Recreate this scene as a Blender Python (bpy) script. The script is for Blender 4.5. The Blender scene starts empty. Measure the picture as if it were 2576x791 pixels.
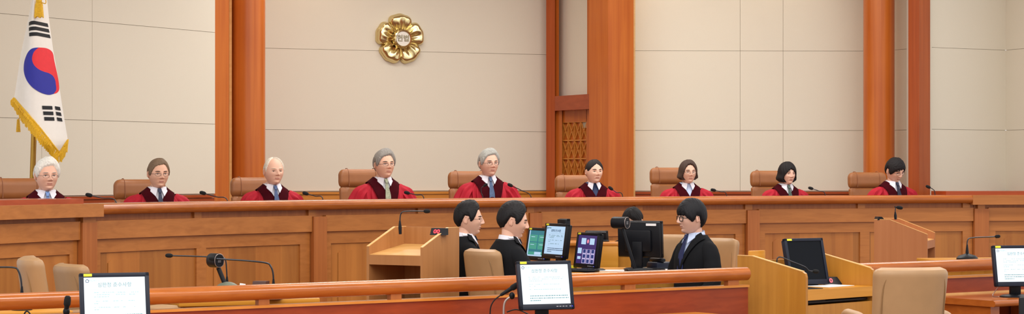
import bpy, bmesh, math, random
import numpy as np
from mathutils import Vector, Matrix, Euler
PI = math.pi
R = math.radians
random.seed(7)
SC = bpy.context.scene
COL = SC.collection

# ---------------------------------------------------------------- camera
F = 5000.0            # focal length in pixels of the 2576 px frame
CX, HY, CH = 1288.0, 435.0, 1.55   # centre column, horizon row, lens height (m)
cd = bpy.data.cameras.new('camera')
cam = bpy.data.objects.new('camera', cd)
COL.objects.link(cam)
cam.location = (0, 0, CH)
cam.rotation_euler = (R(90), 0, 0)
cd.sensor_width = 36
cd.lens = 36 * F / 2576
cd.shift_y = (HY - 395.5) / 2576
cd.clip_end = 200
SC.camera = cam

# ---------------------------------------------------------------- light
SC.view_settings.view_transform = 'Standard'
SC.view_settings.look = 'None'
SC.view_settings.gamma = 1
SC.view_settings.use_curve_mapping = False
SC.view_settings.exposure = 0.08
wd = bpy.data.worlds.new('world')
SC.world = wd
wd.use_nodes = True
wd.node_tree.nodes['Background'].inputs[0].default_value = (1.0, 0.99, 1.0, 1)
wd.node_tree.nodes['Background'].inputs[1].default_value = 1.0

def area(name, loc, sx, sy, power, col=(1, .985, .95), rot=(0, 0, 0)):
    l = bpy.data.lights.new(name, 'AREA')
    l.shape = 'RECTANGLE'
    l.size = sx; l.size_y = sy; l.energy = power; l.color = col
    o = bpy.data.objects.new(name, l)
    COL.objects.link(o)
    o.location = loc; o.rotation_euler = rot
    return o
for gx, gy, gp in ((-3.2, 5.5, 190), (0.2, 5.5, 190), (3.6, 5.5, 190), (-3.2, 9.5, 130), (0.4, 9.5, 150), (4.0, 9.5, 150), (-2.6, 13.2, 60), (1.0, 13.5, 120), (4.4, 13.5, 130),
                   (-.6, 17.6, 110), (2.3, 18.6, 100), (5.0, 18.6, 90), (-1.0, 20.9, 95), (1.6, 21.4, 60), (4.6, 21.2, 30)):  # all unseen; the row nearest the walls is added to brighten them
    area('unseen_ceiling_light', (gx, gy, 4.72), 2.2, 0.9, gp * .72)
def spot(name, loc, power, ang=70, rot=(0, 0, 0), col=(1, .80, .55)):
    l = bpy.data.lights.new(name, 'SPOT')
    l.energy = power; l.color = col; l.spot_size = R(ang); l.spot_blend = 1; l.shadow_soft_size = .06
    o = bpy.data.objects.new(name, l); COL.objects.link(o)
    o.location = loc; o.rotation_euler = rot
    return o

# ---------------------------------------------------------------- helpers
def P(px, py, z):
    return Vector(((px - CX) * z / F, z, CH - (py - HY) * z / F))
def HH(py, z): return CH - (py - HY) * z / F
def lin(c):
    c /= 255.0
    return c / 12.92 if c <= .04045 else ((c + .055) / 1.055) ** 2.4
def rgb(h):
    h = h.lstrip('#')
    return tuple(lin(int(h[i:i + 2], 16)) for i in (0, 2, 4)) + (1,)
def newmat(name):
    m = bpy.data.materials.new(name); m.use_nodes = True
    return m, m.node_tree, m.node_tree.nodes['Principled BSDF']
def plain(name, h, rough=.5, metal=0, noise=.06, scale=30, coat=0, sheen=0, bump=0, stretch=(1, 1, 1), spec=.5):
    m, t, b = newmat(name)
    b.inputs['Roughness'].default_value = rough
    b.inputs['Metallic'].default_value = metal
    b.inputs['Coat Weight'].default_value = coat
    b.inputs['Sheen Weight'].default_value = sheen
    b.inputs['Specular IOR Level'].default_value = spec
    tc = t.nodes.new('ShaderNodeTexCoord'); mp = t.nodes.new('ShaderNodeMapping')
    mp.inputs['Scale'].default_value = stretch
    n = t.nodes.new('ShaderNodeTexNoise'); n.inputs['Scale'].default_value = scale; n.inputs['Detail'].default_value = 4
    t.links.new(tc.outputs['Object'], mp.inputs[0]); t.links.new(mp.outputs[0], n.inputs['Vector'])
    mx = t.nodes.new('ShaderNodeMix'); mx.data_type = 'RGBA'
    c = rgb(h)
    mx.inputs[6].default_value = tuple(max(0, v * (1 - noise * 1.6)) for v in c[:3]) + (1,)
    mx.inputs[7].default_value = tuple(min(1, v * (1 + noise * 1.6)) for v in c[:3]) + (1,)
    t.links.new(n.outputs['Fac'], mx.inputs[0]); t.links.new(mx.outputs[2], b.inputs['Base Color'])
    if bump:
        bp = t.nodes.new('ShaderNodeBump'); bp.inputs['Strength'].default_value = bump; bp.inputs['Distance'].default_value = .004
        t.links.new(n.outputs['Fac'], bp.inputs['Height']); t.links.new(bp.outputs[0], b.inputs['Normal'])
    return m
def wood(name, h1, h2, grain='x', rough=.38, coat=.15, sc=1.0):
    m, t, b = newmat(name)
    b.inputs['Roughness'].default_value = rough
    b.inputs['Coat Weight'].default_value = coat * .6; b.inputs['Coat Roughness'].default_value = .2; b.inputs['Specular IOR Level'].default_value = .25
    tc = t.nodes.new('ShaderNodeTexCoord'); mp = t.nodes.new('ShaderNodeMapping')
    s = {'x': (1.2, 8, 28), 'z': (28, 28, 1.0), 'y': (28, 1.2, 28)}[grain]
    mp.inputs['Scale'].default_value = tuple(v * sc for v in s)
    n = t.nodes.new('ShaderNodeTexNoise'); n.inputs['Scale'].default_value = 1; n.inputs['Detail'].default_value = 6; n.inputs['Distortion'].default_value = .6
    n2 = t.nodes.new('ShaderNodeTexNoise'); n2.inputs['Scale'].default_value = 1.3; n2.inputs['Detail'].default_value = 2
    t.links.new(tc.outputs['Object'], mp.inputs[0]); t.links.new(mp.outputs[0], n.inputs['Vector']); t.links.new(tc.outputs['Object'], n2.inputs['Vector'])
    ad = t.nodes.new('ShaderNodeMath'); ad.operation = 'MULTIPLY_ADD'; ad.inputs[1].default_value = .7
    m2 = t.nodes.new('ShaderNodeMath'); m2.operation = 'MULTIPLY'; m2.inputs[1].default_value = .3
    t.links.new(n2.outputs['Fac'], m2.inputs[0]); t.links.new(n.outputs['Fac'], ad.inputs[0]); t.links.new(m2.outputs[0], ad.inputs[2])
    rp = t.nodes.new('ShaderNodeValToRGB')
    rp.color_ramp.elements[0].position = .32; rp.color_ramp.elements[0].color = rgb(h2)
    rp.color_ramp.elements[1].position = .66; rp.color_ramp.elements[1].color = rgb(h1)
    t.links.new(ad.outputs[0], rp.inputs[0]); t.links.new(rp.outputs[0], b.inputs['Base Color'])
    return m
def leaves(m):
    """vertical veneer leaves of slightly different tone"""
    t = m.node_tree; b = t.nodes['Principled BSDF']; src = b.inputs['Base Color'].links[0].from_socket
    tc = t.nodes.new('ShaderNodeTexCoord'); sp = t.nodes.new('ShaderNodeSeparateXYZ'); t.links.new(tc.outputs['Object'], sp.inputs[0])
    a = t.nodes.new('ShaderNodeMath'); a.operation = 'MULTIPLY'; a.inputs[1].default_value = 5.2; t.links.new(sp.outputs['X'], a.inputs[0])
    f = t.nodes.new('ShaderNodeMath'); f.operation = 'FLOOR'; t.links.new(a.outputs[0], f.inputs[0])
    w = t.nodes.new('ShaderNodeTexWhiteNoise'); w.noise_dimensions = '1D'; t.links.new(f.outputs[0], w.inputs['W'])
    mr = t.nodes.new('ShaderNodeMapRange'); mr.inputs['To Min'].default_value = .80; mr.inputs['To Max'].default_value = 1.12; t.links.new(w.outputs['Value'], mr.inputs['Value'])
    v = t.nodes.new('ShaderNodeVectorMath'); v.operation = 'SCALE'; t.links.new(src, v.inputs[0]); t.links.new(mr.outputs[0], v.inputs['Scale'])
    t.links.new(v.outputs[0], b.inputs['Base Color'])
def emit(name, h, s=1.0):
    m, t, b = newmat(name)
    b.inputs['Base Color'].default_value = rgb('050508')
    b.inputs['Roughness'].default_value = .3
    b.inputs['Emission Color'].default_value = rgb(h); b.inputs['Emission Strength'].default_value = s
    return m

M = dict(
    wall=plain('woven_wall_fabric', 'ddd6c5', .9, noise=.035, scale=160, bump=.25, stretch=(1, 1, 4)),
    wallback=plain('seam_shadow_board', 'a89c88', .9),
    bench=wood('bench_veneer', 'b8763c', 'a26430', 'x', .36, .2),
    benchv=wood('bench_veneer_vertical', 'b06a36', '9c5a2c', 'z', .36, .2),
    benchp=wood('bench_panel_veneer', 'b8783a', '9e602c', 'z', .36, .2, .35),
    rail=wood('handrail_wood', 'b06428', '98501e', 'x', .22, .6),
    railpan=wood('rail_panel_wood', '963e18', '7f300f', 'x', .34, .3),
    column=wood('column_wood', 'c46e2a', 'ae5820', 'z', .3, .35, .6),
    redcol=wood('red_pilaster_wood', 'b25420', '9c4212', 'z', .3, .35, .6),
    redh=wood('red_lintel_wood', 'a94c20', '943d12', 'x', .3, .35, .6),
    gold=wood('ledge_wood', 'd08a3c', 'bb742a', 'x', .3, .3),
    lect=wood('lectern_wood', 'b88250', 'aa7444', 'z', .4, .1, .7),
    lectp=wood('lectern_pale_top', 'dcae6c', 'cf9e5a', 'x', .35, .2),
    lectg=wood('right_lectern_wood', 'ba7c50', 'ad6e44', 'z', .4, .1, .7),
    yel=wood('honey_wood', 'bc8434', 'a87028', 'z', .34, .25, .6),
    yelx=wood('honey_wood_top', 'd29438', 'c38528', 'x', .34, .25),
    edge=wood('pale_edge_band', 'e6b878', 'd8a664', 'x', .35, .2),
    dark=plain('dark_interior', '2a1c14', .6),
    floor=plain('floor_carpet', '8a6a50', .95, noise=.2, scale=60),
    ceil=plain('ceiling_paint', 'e8e2d6', .9, noise=.02),
    brass=plain('brass', 'b08a40', .3, 1, noise=.15, scale=8),
    gold2=plain('polished_gold', 'dccb98', .24, 1, noise=.08, scale=6),
    white=plain('flag_cloth', 'f0ede6', .75, noise=.02),
    black=plain('flag_black', '14161c', .7), red=plain('flag_red', 'e8313a', .7), blue=plain('flag_blue', '2a2fa0', .7),
    fringe=plain('golden_fringe', 'e8b423', .6, noise=.2, scale=90),
    disc=plain('emblem_disc', 'e6e1d6', .5, noise=.02),
    greyg=plain('emblem_letters', '8e8266', .4, .5),
    lea=plain('brown_leather', '9c6236', .42, noise=.08, scale=12, bump=.15),
    leaseam=plain('brown_leather_piping', '8e5634', .5),
    tan=plain('tan_leather', 'a48058', .45, noise=.06, scale=12, bump=.15),
    tanseam=plain('tan_leather_piping', '8a6a44', .5),
    taupe=plain('taupe_leather', 'a6845e', .45, noise=.06, scale=12, bump=.15),
    plas=plain('black_plastic', '101218', .42, noise=.1, spec=.25),
    plas2=plain('navy_black_plastic', '161c2c', .42, noise=.1, spec=.3),
    foam=plain('microphone_foam', '0e0f12', .95, bump=.5, scale=300),
    steel=plain('dark_steel', '3a3c42', .3, .8), scarf=plain('navy_scarf', '1f2f58', .7), silver=plain('silver_tube', 'b4a6a2', .3, .8),
    paper=plain('white_paper', 'eeeef0', .7, noise=.02), sticker=plain('yellow_sticker', 'e6e030', .6, noise=.02),
    robe=plain('crimson_robe', 'ad1f30', .7, noise=.10, scale=9, spec=.2, stretch=(3, 3, .6)),
    velvet=plain('maroon_velvet', '3c0610', .95, noise=.2, scale=20, spec=.1),
    shirt=plain('white_shirt', 'e4e4ee', .75, noise=.02), bshirt=plain('pale_blue_shirt', 'b8c8e6', .75, noise=.02),
    suit=plain('black_suit', '101216', .9, noise=.12, scale=14, spec=.2), lash=plain('eyelid_line', '3a2620', .7),
    eyew=plain('eye_white', 'c0aea4', .35, noise=.01), iris=plain('dark_iris', '1c120e', .2),
    lip=plain('lips', 'b87c6c', .5, noise=.05), rimd=plain('dark_glasses_rim', '33303a', .3, .6),
    rims=plain('silver_glasses_rim', '8c8078', .25, .9), rimb=plain('black_glasses_rim', '0c0c0e', .3),
    shoe=plain('shoe_leather', '101010', .3), scr_off=plain('dark_screen', '060a12', .35, spec=.15),
    scr=emit('lit_screen', 'eef8ff', 1.25), scr2=emit('lit_screen_blue', 'b4d2ee', 1.0),
    teal=emit('teal_screen', '1f7a8a', .9), tgrn=emit('green_tile', '3fa08c', .9), purp=emit('purple_screen', '40306e', .9), lilac=emit('lilac_tile', 'c8bce6', .9),
    navy=emit('navy_tile', '283a78', .9), led=emit('red_led', 'ff2a3a', 3.0), ledb=emit('blue_led', '3a40ff', 1.6), pink=emit('pink_tile', 'f08aa0', 1.0),
    ink=plain('screen_ink', '6a9aa4', .6), inkd=plain('screen_ink_dark', '25476e', .6), inkf=plain('screen_ink_faint', 'a8ccd6', .6), btn=plain('button_marks', 'c8c8d0', .5),
    green=plain('grey_green_base', '6a7060', .5), brownbox=plain('dark_brown_plastic', '4a2c24', .4),
)
M['glass'], _t, _b = newmat('lens_glass')
_b.inputs['Base Color'].default_value = (.95, .97, 1, 1); _b.inputs['Roughness'].default_value = .05; _b.inputs['Alpha'].default_value = .05

leaves(M['benchp'])
class MB:
    def __init__(s): s.v = []; s.f = []; s.m = []; s.mi = 0
    def add(s, vs, fs):
        o = len(s.v); s.v += [tuple(v) for v in vs]
        for f in fs: s.f.append([i + o for i in f]); s.m.append(s.mi)
        return s
    def box(s, c, d, rot=None):
        hx, hy, hz = d[0] / 2, d[1] / 2, d[2] / 2
        vs = [Vector((x, y, z)) for x in (-hx, hx) for y in (-hy, hy) for z in (-hz, hz)]
        if rot: 
            e = Euler(rot).to_matrix(); vs = [e @ v for v in vs]
        vs = [v + Vector(c) for v in vs]
        return s.add(vs, [(0, 1, 3, 2), (4, 6, 7, 5), (0, 4, 5, 1), (2, 3, 7, 6), (0, 2, 6, 4), (1, 5, 7, 3)])
    def rbox(s, c, d, r=.01, rot=None, seg=2):
        bm = bmesh.new(); bmesh.ops.create_cube(bm, size=1)
        for v in bm.verts: v.co = Vector((v.co.x * d[0], v.co.y * d[1], v.co.z * d[2]))
        bmesh.ops.bevel(bm, geom=bm.edges[:], offset=r, segments=seg, affect='EDGES', profile=.5)
        mt = Matrix.Translation(Vector(c)) @ (Euler(rot).to_matrix().to_4x4() if rot else Matrix())
        bm.transform(mt); bm.verts.index_update()
        s.add([v.co for v in bm.verts], [[v.index for v in f.verts] for f in bm.faces]); bm.free(); return s
    def prism(s, pts, thick):    # pts: list of Vector outline, thick: Vector
        n = len(pts); t = Vector(thick)
        vs = [Vector(p) for p in pts] + [Vector(p) + t for p in pts]
        fs = [list(range(n))[::-1], list(range(n, 2 * n))] + [(i, (i + 1) % n, n + (i + 1) % n, n + i) for i in range(n)]
        return s.add(vs, fs)
    def tube(s, pts, r, n=10, cap=True):
        pts = [Vector(p) for p in pts]; k = len(pts)
        rs = r if isinstance(r, (list, tuple)) else [r] * k
        vs = []; up = None
        for i, p in enumerate(pts):
            d = (pts[min(i + 1, k - 1)] - pts[max(i - 1, 0)]).normalized()
            if up is None: up = d.orthogonal().normalized()
            up = (up - d * up.dot(d))
            up = up.normalized() if up.length > 1e-6 else d.orthogonal().normalized()
            w = d.cross(up)
            rr = rs[i]; ra, rb = rr if isinstance(rr, tuple) else (rr, rr)
            for j in range(n):
                a = 2 * PI * j / n; vs.append(p + up * math.cos(a) * ra + w * math.sin(a) * rb)
        fs = [(i * n + j, i * n + (j + 1) % n, (i + 1) * n + (j + 1) % n, (i + 1) * n + j) for i in range(k - 1) for j in range(n)]
        if cap: fs += [list(range(n))[::-1], [(k - 1) * n + j for j in range(n)]]
        return s.add(vs, fs)
    def lathe(s, prof, c=(0, 0, 0), n=24, sx=1, sy=1):   # prof: (r,z)
        vs = [(c[0] + r * math.cos(2 * PI * j / n) * sx, c[1] + r * math.sin(2 * PI * j / n) * sy, c[2] + z) for r, z in prof for j in range(n)]
        k = len(prof)
        fs = [(i * n + j, i * n + (j + 1) % n, (i + 1) * n + (j + 1) % n, (i + 1) * n + j) for i in range(k - 1) for j in range(n)]
        fs += [list(range(n))[::-1], [(k - 1) * n + j for j in range(n)]]
        return s.add(vs, fs)
    def ell(s, c, r, n=16, k=10, rot=None):
        prof = [(max(1e-4, math.sin(PI * i / k)), -math.cos(PI * i / k)) for i in range(k + 1)]
        vs = []
        e = Euler(rot).to_matrix() if rot else Matrix.Identity(3)
        for a, b in prof:
            for j in range(n):
                v = Vector((a * math.cos(2 * PI * j / n) * r[0], a * math.sin(2 * PI * j / n) * r[1], b * r[2]))
                vs.append(e @ v + Vector(c))
        fs = [(i * n + j, i * n + (j + 1) % n, (i + 1) * n + (j + 1) % n, (i + 1) * n + j) for i in range(k) for j in range(n)]
        return s.add(vs, fs)
    def grid(s, rows, closed=False):
        n = len(rows[0]); k = len(rows); vs = [p for r in rows for p in r]
        m = n if closed else n - 1
        return s.add(vs, [(i * n + j, i * n + (j + 1) % n, (i + 1) * n + (j + 1) % n, (i + 1) * n + j) for i in range(k - 1) for j in range(m)])
    def build(s, name, mat, parent=None, smooth=True, fix=True, auto=35):
        me = bpy.data.meshes.new(name); me.from_pydata(s.v, [], s.f)
        mats = mat if isinstance(mat, list) else [mat]
        for m in mats: me.materials.append(m)
        if len(mats) > 1: me.polygons.foreach_set('material_index', s.m)
        if fix:
            bm = bmesh.new(); bm.from_mesh(me); bmesh.ops.recalc_face_normals(bm, faces=bm.faces); bm.to_mesh(me); bm.free()
        if smooth:
            me.polygons.foreach_set('use_smooth', [True] * len(me.polygons))
            if auto: me.set_sharp_from_angle(angle=R(auto))
        o = bpy.data.objects.new(name, me); COL.objects.link(o)
        if parent: o.parent = parent
        return o
def thing(name, label, cat, loc=(0, 0, 0), rz=0, group=None):
    o = bpy.data.objects.new(name, None); o.empty_display_size = .1; COL.objects.link(o)
    o.location = loc; o.rotation_euler = (0, 0, rz); o['label'] = label; o['category'] = cat
    if group: o['group'] = group
    return o
def tag(o, label, cat, group=None):
    o['label'] = label; o['category'] = cat
    if group: o['group'] = group
    return o
def struct(o): o['kind'] = 'structure'; return o
def textmesh(name, body, size, mat, parent, loc, rot=(R(90), 0, 0), ext=.0006, align='CENTER', bold=0, sx=1):
    c = bpy.data.curves.new(name, 'FONT'); c.body = body; c.size = size; c.extrude = ext; c.align_x = align; c.align_y = 'CENTER'; c.offset = bold
    c.resolution_u = 3
    o = bpy.data.objects.new(name, c); COL.objects.link(o)
    bpy.context.view_layer.update()
    me = bpy.data.meshes.new_from_object(o.evaluated_get(bpy.context.evaluated_depsgraph_get()))
    bpy.data.objects.remove(o); bpy.data.curves.remove(c)
    me.name = name; me.materials.clear(); me.materials.append(mat)
    o = bpy.data.objects.new(name, me); COL.objects.link(o)
    o.parent = parent; o.location = loc; o.rotation_euler = rot; o.scale = (sx, 1, 1)
    return o
def smooth(a, b, x):
    t = min(1, max(0, (x - a) / (b - a))) if a != b else float(x > a)
    return t * t * (3 - 2 * t)
def interp(tab, x):
    xs = [t[0] for t in tab]; return float(np.interp(x, xs, [t[1] for t in tab]))

# ---------------------------------------------------------------- room shell
SEAM = (2.052, 3.0)
TOP = 4.8
def wallseg(name, a, b, vpx=(), bottom=1.335, top=TOP, seams=SEAM, mat=None, extra=None):
    (pa, za), (pb, zb) = a, b
    A = Vector(((pa - CX) * za / F, za)); B = Vector(((pb - CX) * zb / F, zb))
    d = (B - A); L = d.length; u = d / L; n = Vector((u.y, -u.x))      # towards the camera
    if n.y > 0: n = -n
    cuts = [0]
    for p in vpx:       # where the ray through the seam meets the plane
        k = (p - CX) / F; t = (k * A.y - A.x) / (d.x - k * d.y); cuts.append(t * L)
    cuts.append(L); zs = [bottom] + [s for s in seams if bottom < s < top] + [top]
    mb = MB(); g = .002
    def slab(s0, s1, z0, z1, o0, o1):
        p = [A + u * s0 + n * o1, A + u * s1 + n * o1, A + u * s1 + n * o0, A + u * s0 + n * o0]
        mb.prism([(q.x, q.y, z0) for q in p], (0, 0, z1 - z0))
    mb.mi = 1; slab(0, L, bottom - .4, top, -.15, -.012); mb.mi = 0
    for i in range(len(cuts) - 1):
        for j in range(len(zs) - 1):
            slab(cuts[i] + (g if i else 0), cuts[i + 1] - (g if i < len(cuts) - 2 else 0), zs[j] + (g if j else 0), zs[j + 1] - (g if j < len(zs) - 2 else 0), -.013, 0)
    o = mb.build(name, [mat or M['wall'], M['wallback']], smooth=False)
    struct(o)
    return A, B, u, n
def base(a, b, name='trim_1', h0=.35, h1=1.335, off=.03, mat=None):
    (pa, za), (pb, zb) = a, b
    A = Vector(((pa - CX) * za / F, za)); B = Vector(((pb - CX) * zb / F, zb))
    u = (B - A).normalized(); n = Vector((u.y, -u.x))
    if n.y > 0: n = -n
    mb = MB()
    def slab(o0, o1, z0, z1):
        p = [A + n * o1, B + n * o1, B + n * o0, A + n * o0]
        mb.prism([(q.x, q.y, z0) for q in p], (0, 0, z1 - z0))
    slab(-.1, off, h0, h1 - .045); slab(-.1, off + .015, h1 - .04, h1 - .012)
    struct(mb.build(name, mat or M['redh'], smooth=False))
wallseg('wall_left', (-400, 16.59), (541, 20.53), (105, 232))
base((-400, 16.59), (534, 20.5), 'trim_1')
wallseg('wall_back', (560, 22.93), (1378, 24.4), ())
base((660, 23.1), (1378, 24.4), 'trim_2', mat=M['gold'])
wallseg('wall_right', (1596, 23.6), (2180, 23.65), (1862, 1970))
base((1596, 23.6), (2180, 23.65), 'trim_3')
wallseg('wall_recess', (2245, 23.5), (2290, 23.2), ())
wallseg('wall_far_right', (2336, 22.95), (2530, 23.5), ())
wallseg('wall_corner', (2530, 23.5), (2680, 22.5), ())
base((2250, 23.3), (2345, 23.2), 'trim_4'); base((2336, 22.95), (2530, 23.5), 'trim_5'); base((2530, 23.5), (2680, 22.5), 'trim_6')

def vbox(name, quad, z0, z1, mat):      # quad: four (px, z) corners of a plan
    mb = MB(); pts = [((p - CX) * z / F, z, z0) for p, z in quad]
    mb.prism(pts, (0, 0, z1 - z0))
    return struct(mb.build(name, mat, smooth=False))
def column(name, pc, zc, r, mat, z0=.35, z1=TOP):
    mb = MB(); mb.lathe([(r, z0), (r, z1)], ((pc - CX) * zc / F, zc, 0), n=64)
    return struct(mb.build(name, mat))
# left pilaster, pale strip and round column
vbox('trim_7', [(536, 20.55), (576, 20.75), (577, 21.4), (536, 21.4)], .35, TOP, M['column'])
vbox('trim_8', [(576.5, 20.85), (583, 20.85), (583, 21.4), (576.5, 21.4)], .35, TOP, M['edge'])
column('trim_9', 625, 21.3, .18, M['column'])
vbox('trim_10', [(583, 21.2), (620, 21.5), (620, 23.3), (583, 23.3)], .35, TOP, M['column'])
# door bay: red strip, cream panel, lintel, lattice door, big pilaster
vbox('trim_11', [(1374, 24.2), (1396, 24.1), (1396, 24.6), (1374, 24.6)], .35, TOP, M['redcol'])
vbox('trim_12', [(1396, 24.15), (1406, 24.1), (1406, 24.6), (1396, 24.6)], .35, TOP, M['column'])
wallseg('wall_above_door', (1405, 24.3), (1486, 23.6), (), bottom=HH(240, 24.0), seams=())
vbox('trim_13', [(1396, 24.05), (1484, 23.35), (1484, 24.0), (1396, 24.6)], HH(277, 23.75), HH(240, 23.75) , M['redh'])
vbox('trim_14', [(1477, 23.55), (1485, 23.5), (1485, 24.2), (1478, 24.2)], .35, TOP, M['column'])
vbox('trim_15', [(1482, 23.25), (1530, 22.95), (1530, 23.9), (1482, 23.9)], .35, TOP, M['column'])
vbox('trim_16', [(1530, 22.95), (1594, 23.2), (1594, 23.9), (1530, 23.9)], .35, TOP, M['column'])
vbox('trim_17', [(1594, 23.3), (1598, 23.35), (1598, 23.9), (1594, 23.9)], .35, TOP, M['edge'])
vbox('trim_19', [(1396, 24.15), (1414, 24.05), (1414, 24.5), (1396, 24.6)], .35, HH(277, 23.9), M['column'])
# lattice door
def door():
    A = Vector(((1410 - CX) * 24.15 / F, 24.15)); B = Vector(((1482 - CX) * 23.7 / F, 23.7))
    u = (B - A).normalized(); n = Vector((u.y, -u.x)); n = -n if n.y > 0 else n; L = (B - A).length
    top = HH(277, 23.9)
    d = bpy.data.objects.new('door_1', None); COL.objects.link(d); struct(d); d.location = (A.x, A.y, .35)
    d.rotation_euler = (0, 0, math.atan2(u.y, u.x))
    H = top - .35
    mb = MB(); x0, x1 = .055, L - .02; z1 = HH(307, 23.9) - .35; pitch = .222; rows = 8
    z0 = z1 - rows * pitch
    # stiles and rails (local x along the door, -y towards the court)
    mb.box((x0 / 2, 0, H / 2), (x0, .05, H)); mb.box(((x1 + L) / 2, 0, H / 2), (L - x1, .05, H))
    mb.box((L / 2, 0, (z1 + H) / 2), (L, .05, H - z1)); mb.box((L / 2, 0, z0 / 2), (L, .05, z0))
    mb.build('door_frame', M['column'], d, smooth=False)
    MB().box((L / 2, .012, H / 2), (L, .01, H)).build('door_panel', M['column'], d, smooth=False)
    lt = MB(); nc = 4; w = (x1 - x0) / nc
    for i in range(nc + 1): lt.box((x0 + i * w, -.008, (z0 + z1) / 2), (.012, .03, z1 - z0))
    for j in range(rows + 1): lt.box(((x0 + x1) / 2, -.008, z0 + j * pitch), (x1 - x0, .03, .014))
    for i in range(nc):
        for j in range(rows):
            a = math.atan2(pitch, w); l = math.hypot(pitch, w)
            c = (x0 + (i + .5) * w, -.006, z0 + (j + .5) * pitch)
            lt.box(c, (l, .022, .010), (0, -a, 0)); lt.box(c, (l, .022, .010), (0, a, 0))
    lt.build('lattice', M['gold'], d, smooth=False)
door()
# right round column, pilaster
column('trim_20', 2211, 23.1, .18, M['column'])
vbox('trim_21', [(2285, 22.7), (2312, 22.5), (2312, 23.4), (2285, 23.4)], .35, TOP, M['redcol'])
vbox('trim_22', [(2312, 22.5), (2340, 22.75), (2340, 23.4), (2312, 23.4)], .35, TOP, M['redcol'])
vbox('trim_23', [(2281, 23.0), (2286, 22.9), (2286, 23.4), (2281, 23.4)], .35, TOP, M['wall'])
vbox('trim_24', [(2339, 22.8), (2344, 22.85), (2344, 23.3), (2339, 23.3)], .35, TOP, M['wall'])
# floor, dais and ceiling
struct(MB().box((0.5, 13.5, -.05), (14, 25, .1)).build('floor', M['floor'], smooth=False))
struct(MB().box((0.5, 13.0, TOP + .05), (14, 24, .1)).build('ceiling', M['ceil'], smooth=False))
# wall washing downlights in the ceiling
for px, zz in ((765, 22.9), (1650, 23.3), (1955, 23.3)):
    q = P(px, 0, zz); spot('ceiling_downlight', (q.x, q.y, TOP - .05), 32, 95, (R(14), 0, 0))

# ---------------------------------------------------------------- the judges' bench on its curved line
_px = [0, 240, 480, 781, 960, 1250, 1500, 1876, 2150, 2440, 2576]
_z = [13.95, 14.95, 15.8, 16.8, 17.35, 18.1, 18.75, 19.7, 20.1, 20.5, 20.65]
_cf = np.polyfit(_px, [1 / z for z in _z], 4)
def BZ(px): return float(1 / np.polyval(_cf, px))
def BP(px):
    z = BZ(px); return Vector(((px - CX) * z / F, z))
def BN(px):
    d = (BP(px + 8) - BP(px - 8)).normalized(); n = Vector((d.y, -d.x)); return n if n.y < 0 else -n
def samples(a, b, st=55):
    k = max(1, int(abs(b - a) / st)); return [a + (b - a) * i / k for i in range(k + 1)]
def sweep(mb, a, b, prof, st=55, pf=BP, nf=BN):
    """sweep profile [(offset towards court, height)] along the line"""
    rows = []
    for p in samples(a, b, st):
        q, n = pf(p), nf(p); rows.append([(q.x + n.x * o, q.y + n.y * o, h) for o, h in prof])
    k = len(prof)
    mb.grid(rows, closed=True); o = len(mb.v) - len(rows) * k
    mb.f.append([o + i for i in range(k)][::-1]); mb.m.append(mb.mi); mb.f.append([o + (len(rows) - 1) * k + i for i in range(k)]); mb.m.append(mb.mi)
def band(mb, a, b, o0, o1, h0, h1, **k): sweep(mb, a, b, [(o0, h0), (o1, h0), (o1, h1), (o0, h1)], **k)
bench = thing('judges_bench', 'long curved wooden bench with panelled front that the robed judges sit behind', 'bench', (0, 0, 0))
mb = MB()
rp = [(-.16, 1.318), (-.16, 1.235)] + [(.030 + .045 * math.cos(R(a)), 1.277 + .042 * math.sin(R(a))) for a in range(-90, 91, 20)]
sweep(mb, 240, 2441, rp, 30)
mb.build('top_rail', M['rail'], bench)
mb = MB(); band(mb, 226, 2452, -.05, -.03, 1.18, 1.235); mb.build('recess_band', M['benchv'], bench, smooth=False)
mb = MB()
for x in (500, 787, 1062, 1336, 1609, 1885, 2168, 2432):
    mb = MB(); band(mb, x - 9, x + 9, -.04, -.008, 1.18, 1.236); mb.build('rail_block', M['bench'], bench, smooth=False)
BAYS = ((238, 783), (818, 1328), (1360, 1876), (1908, 2448), (2486, 2760), (-70, 199))
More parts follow.
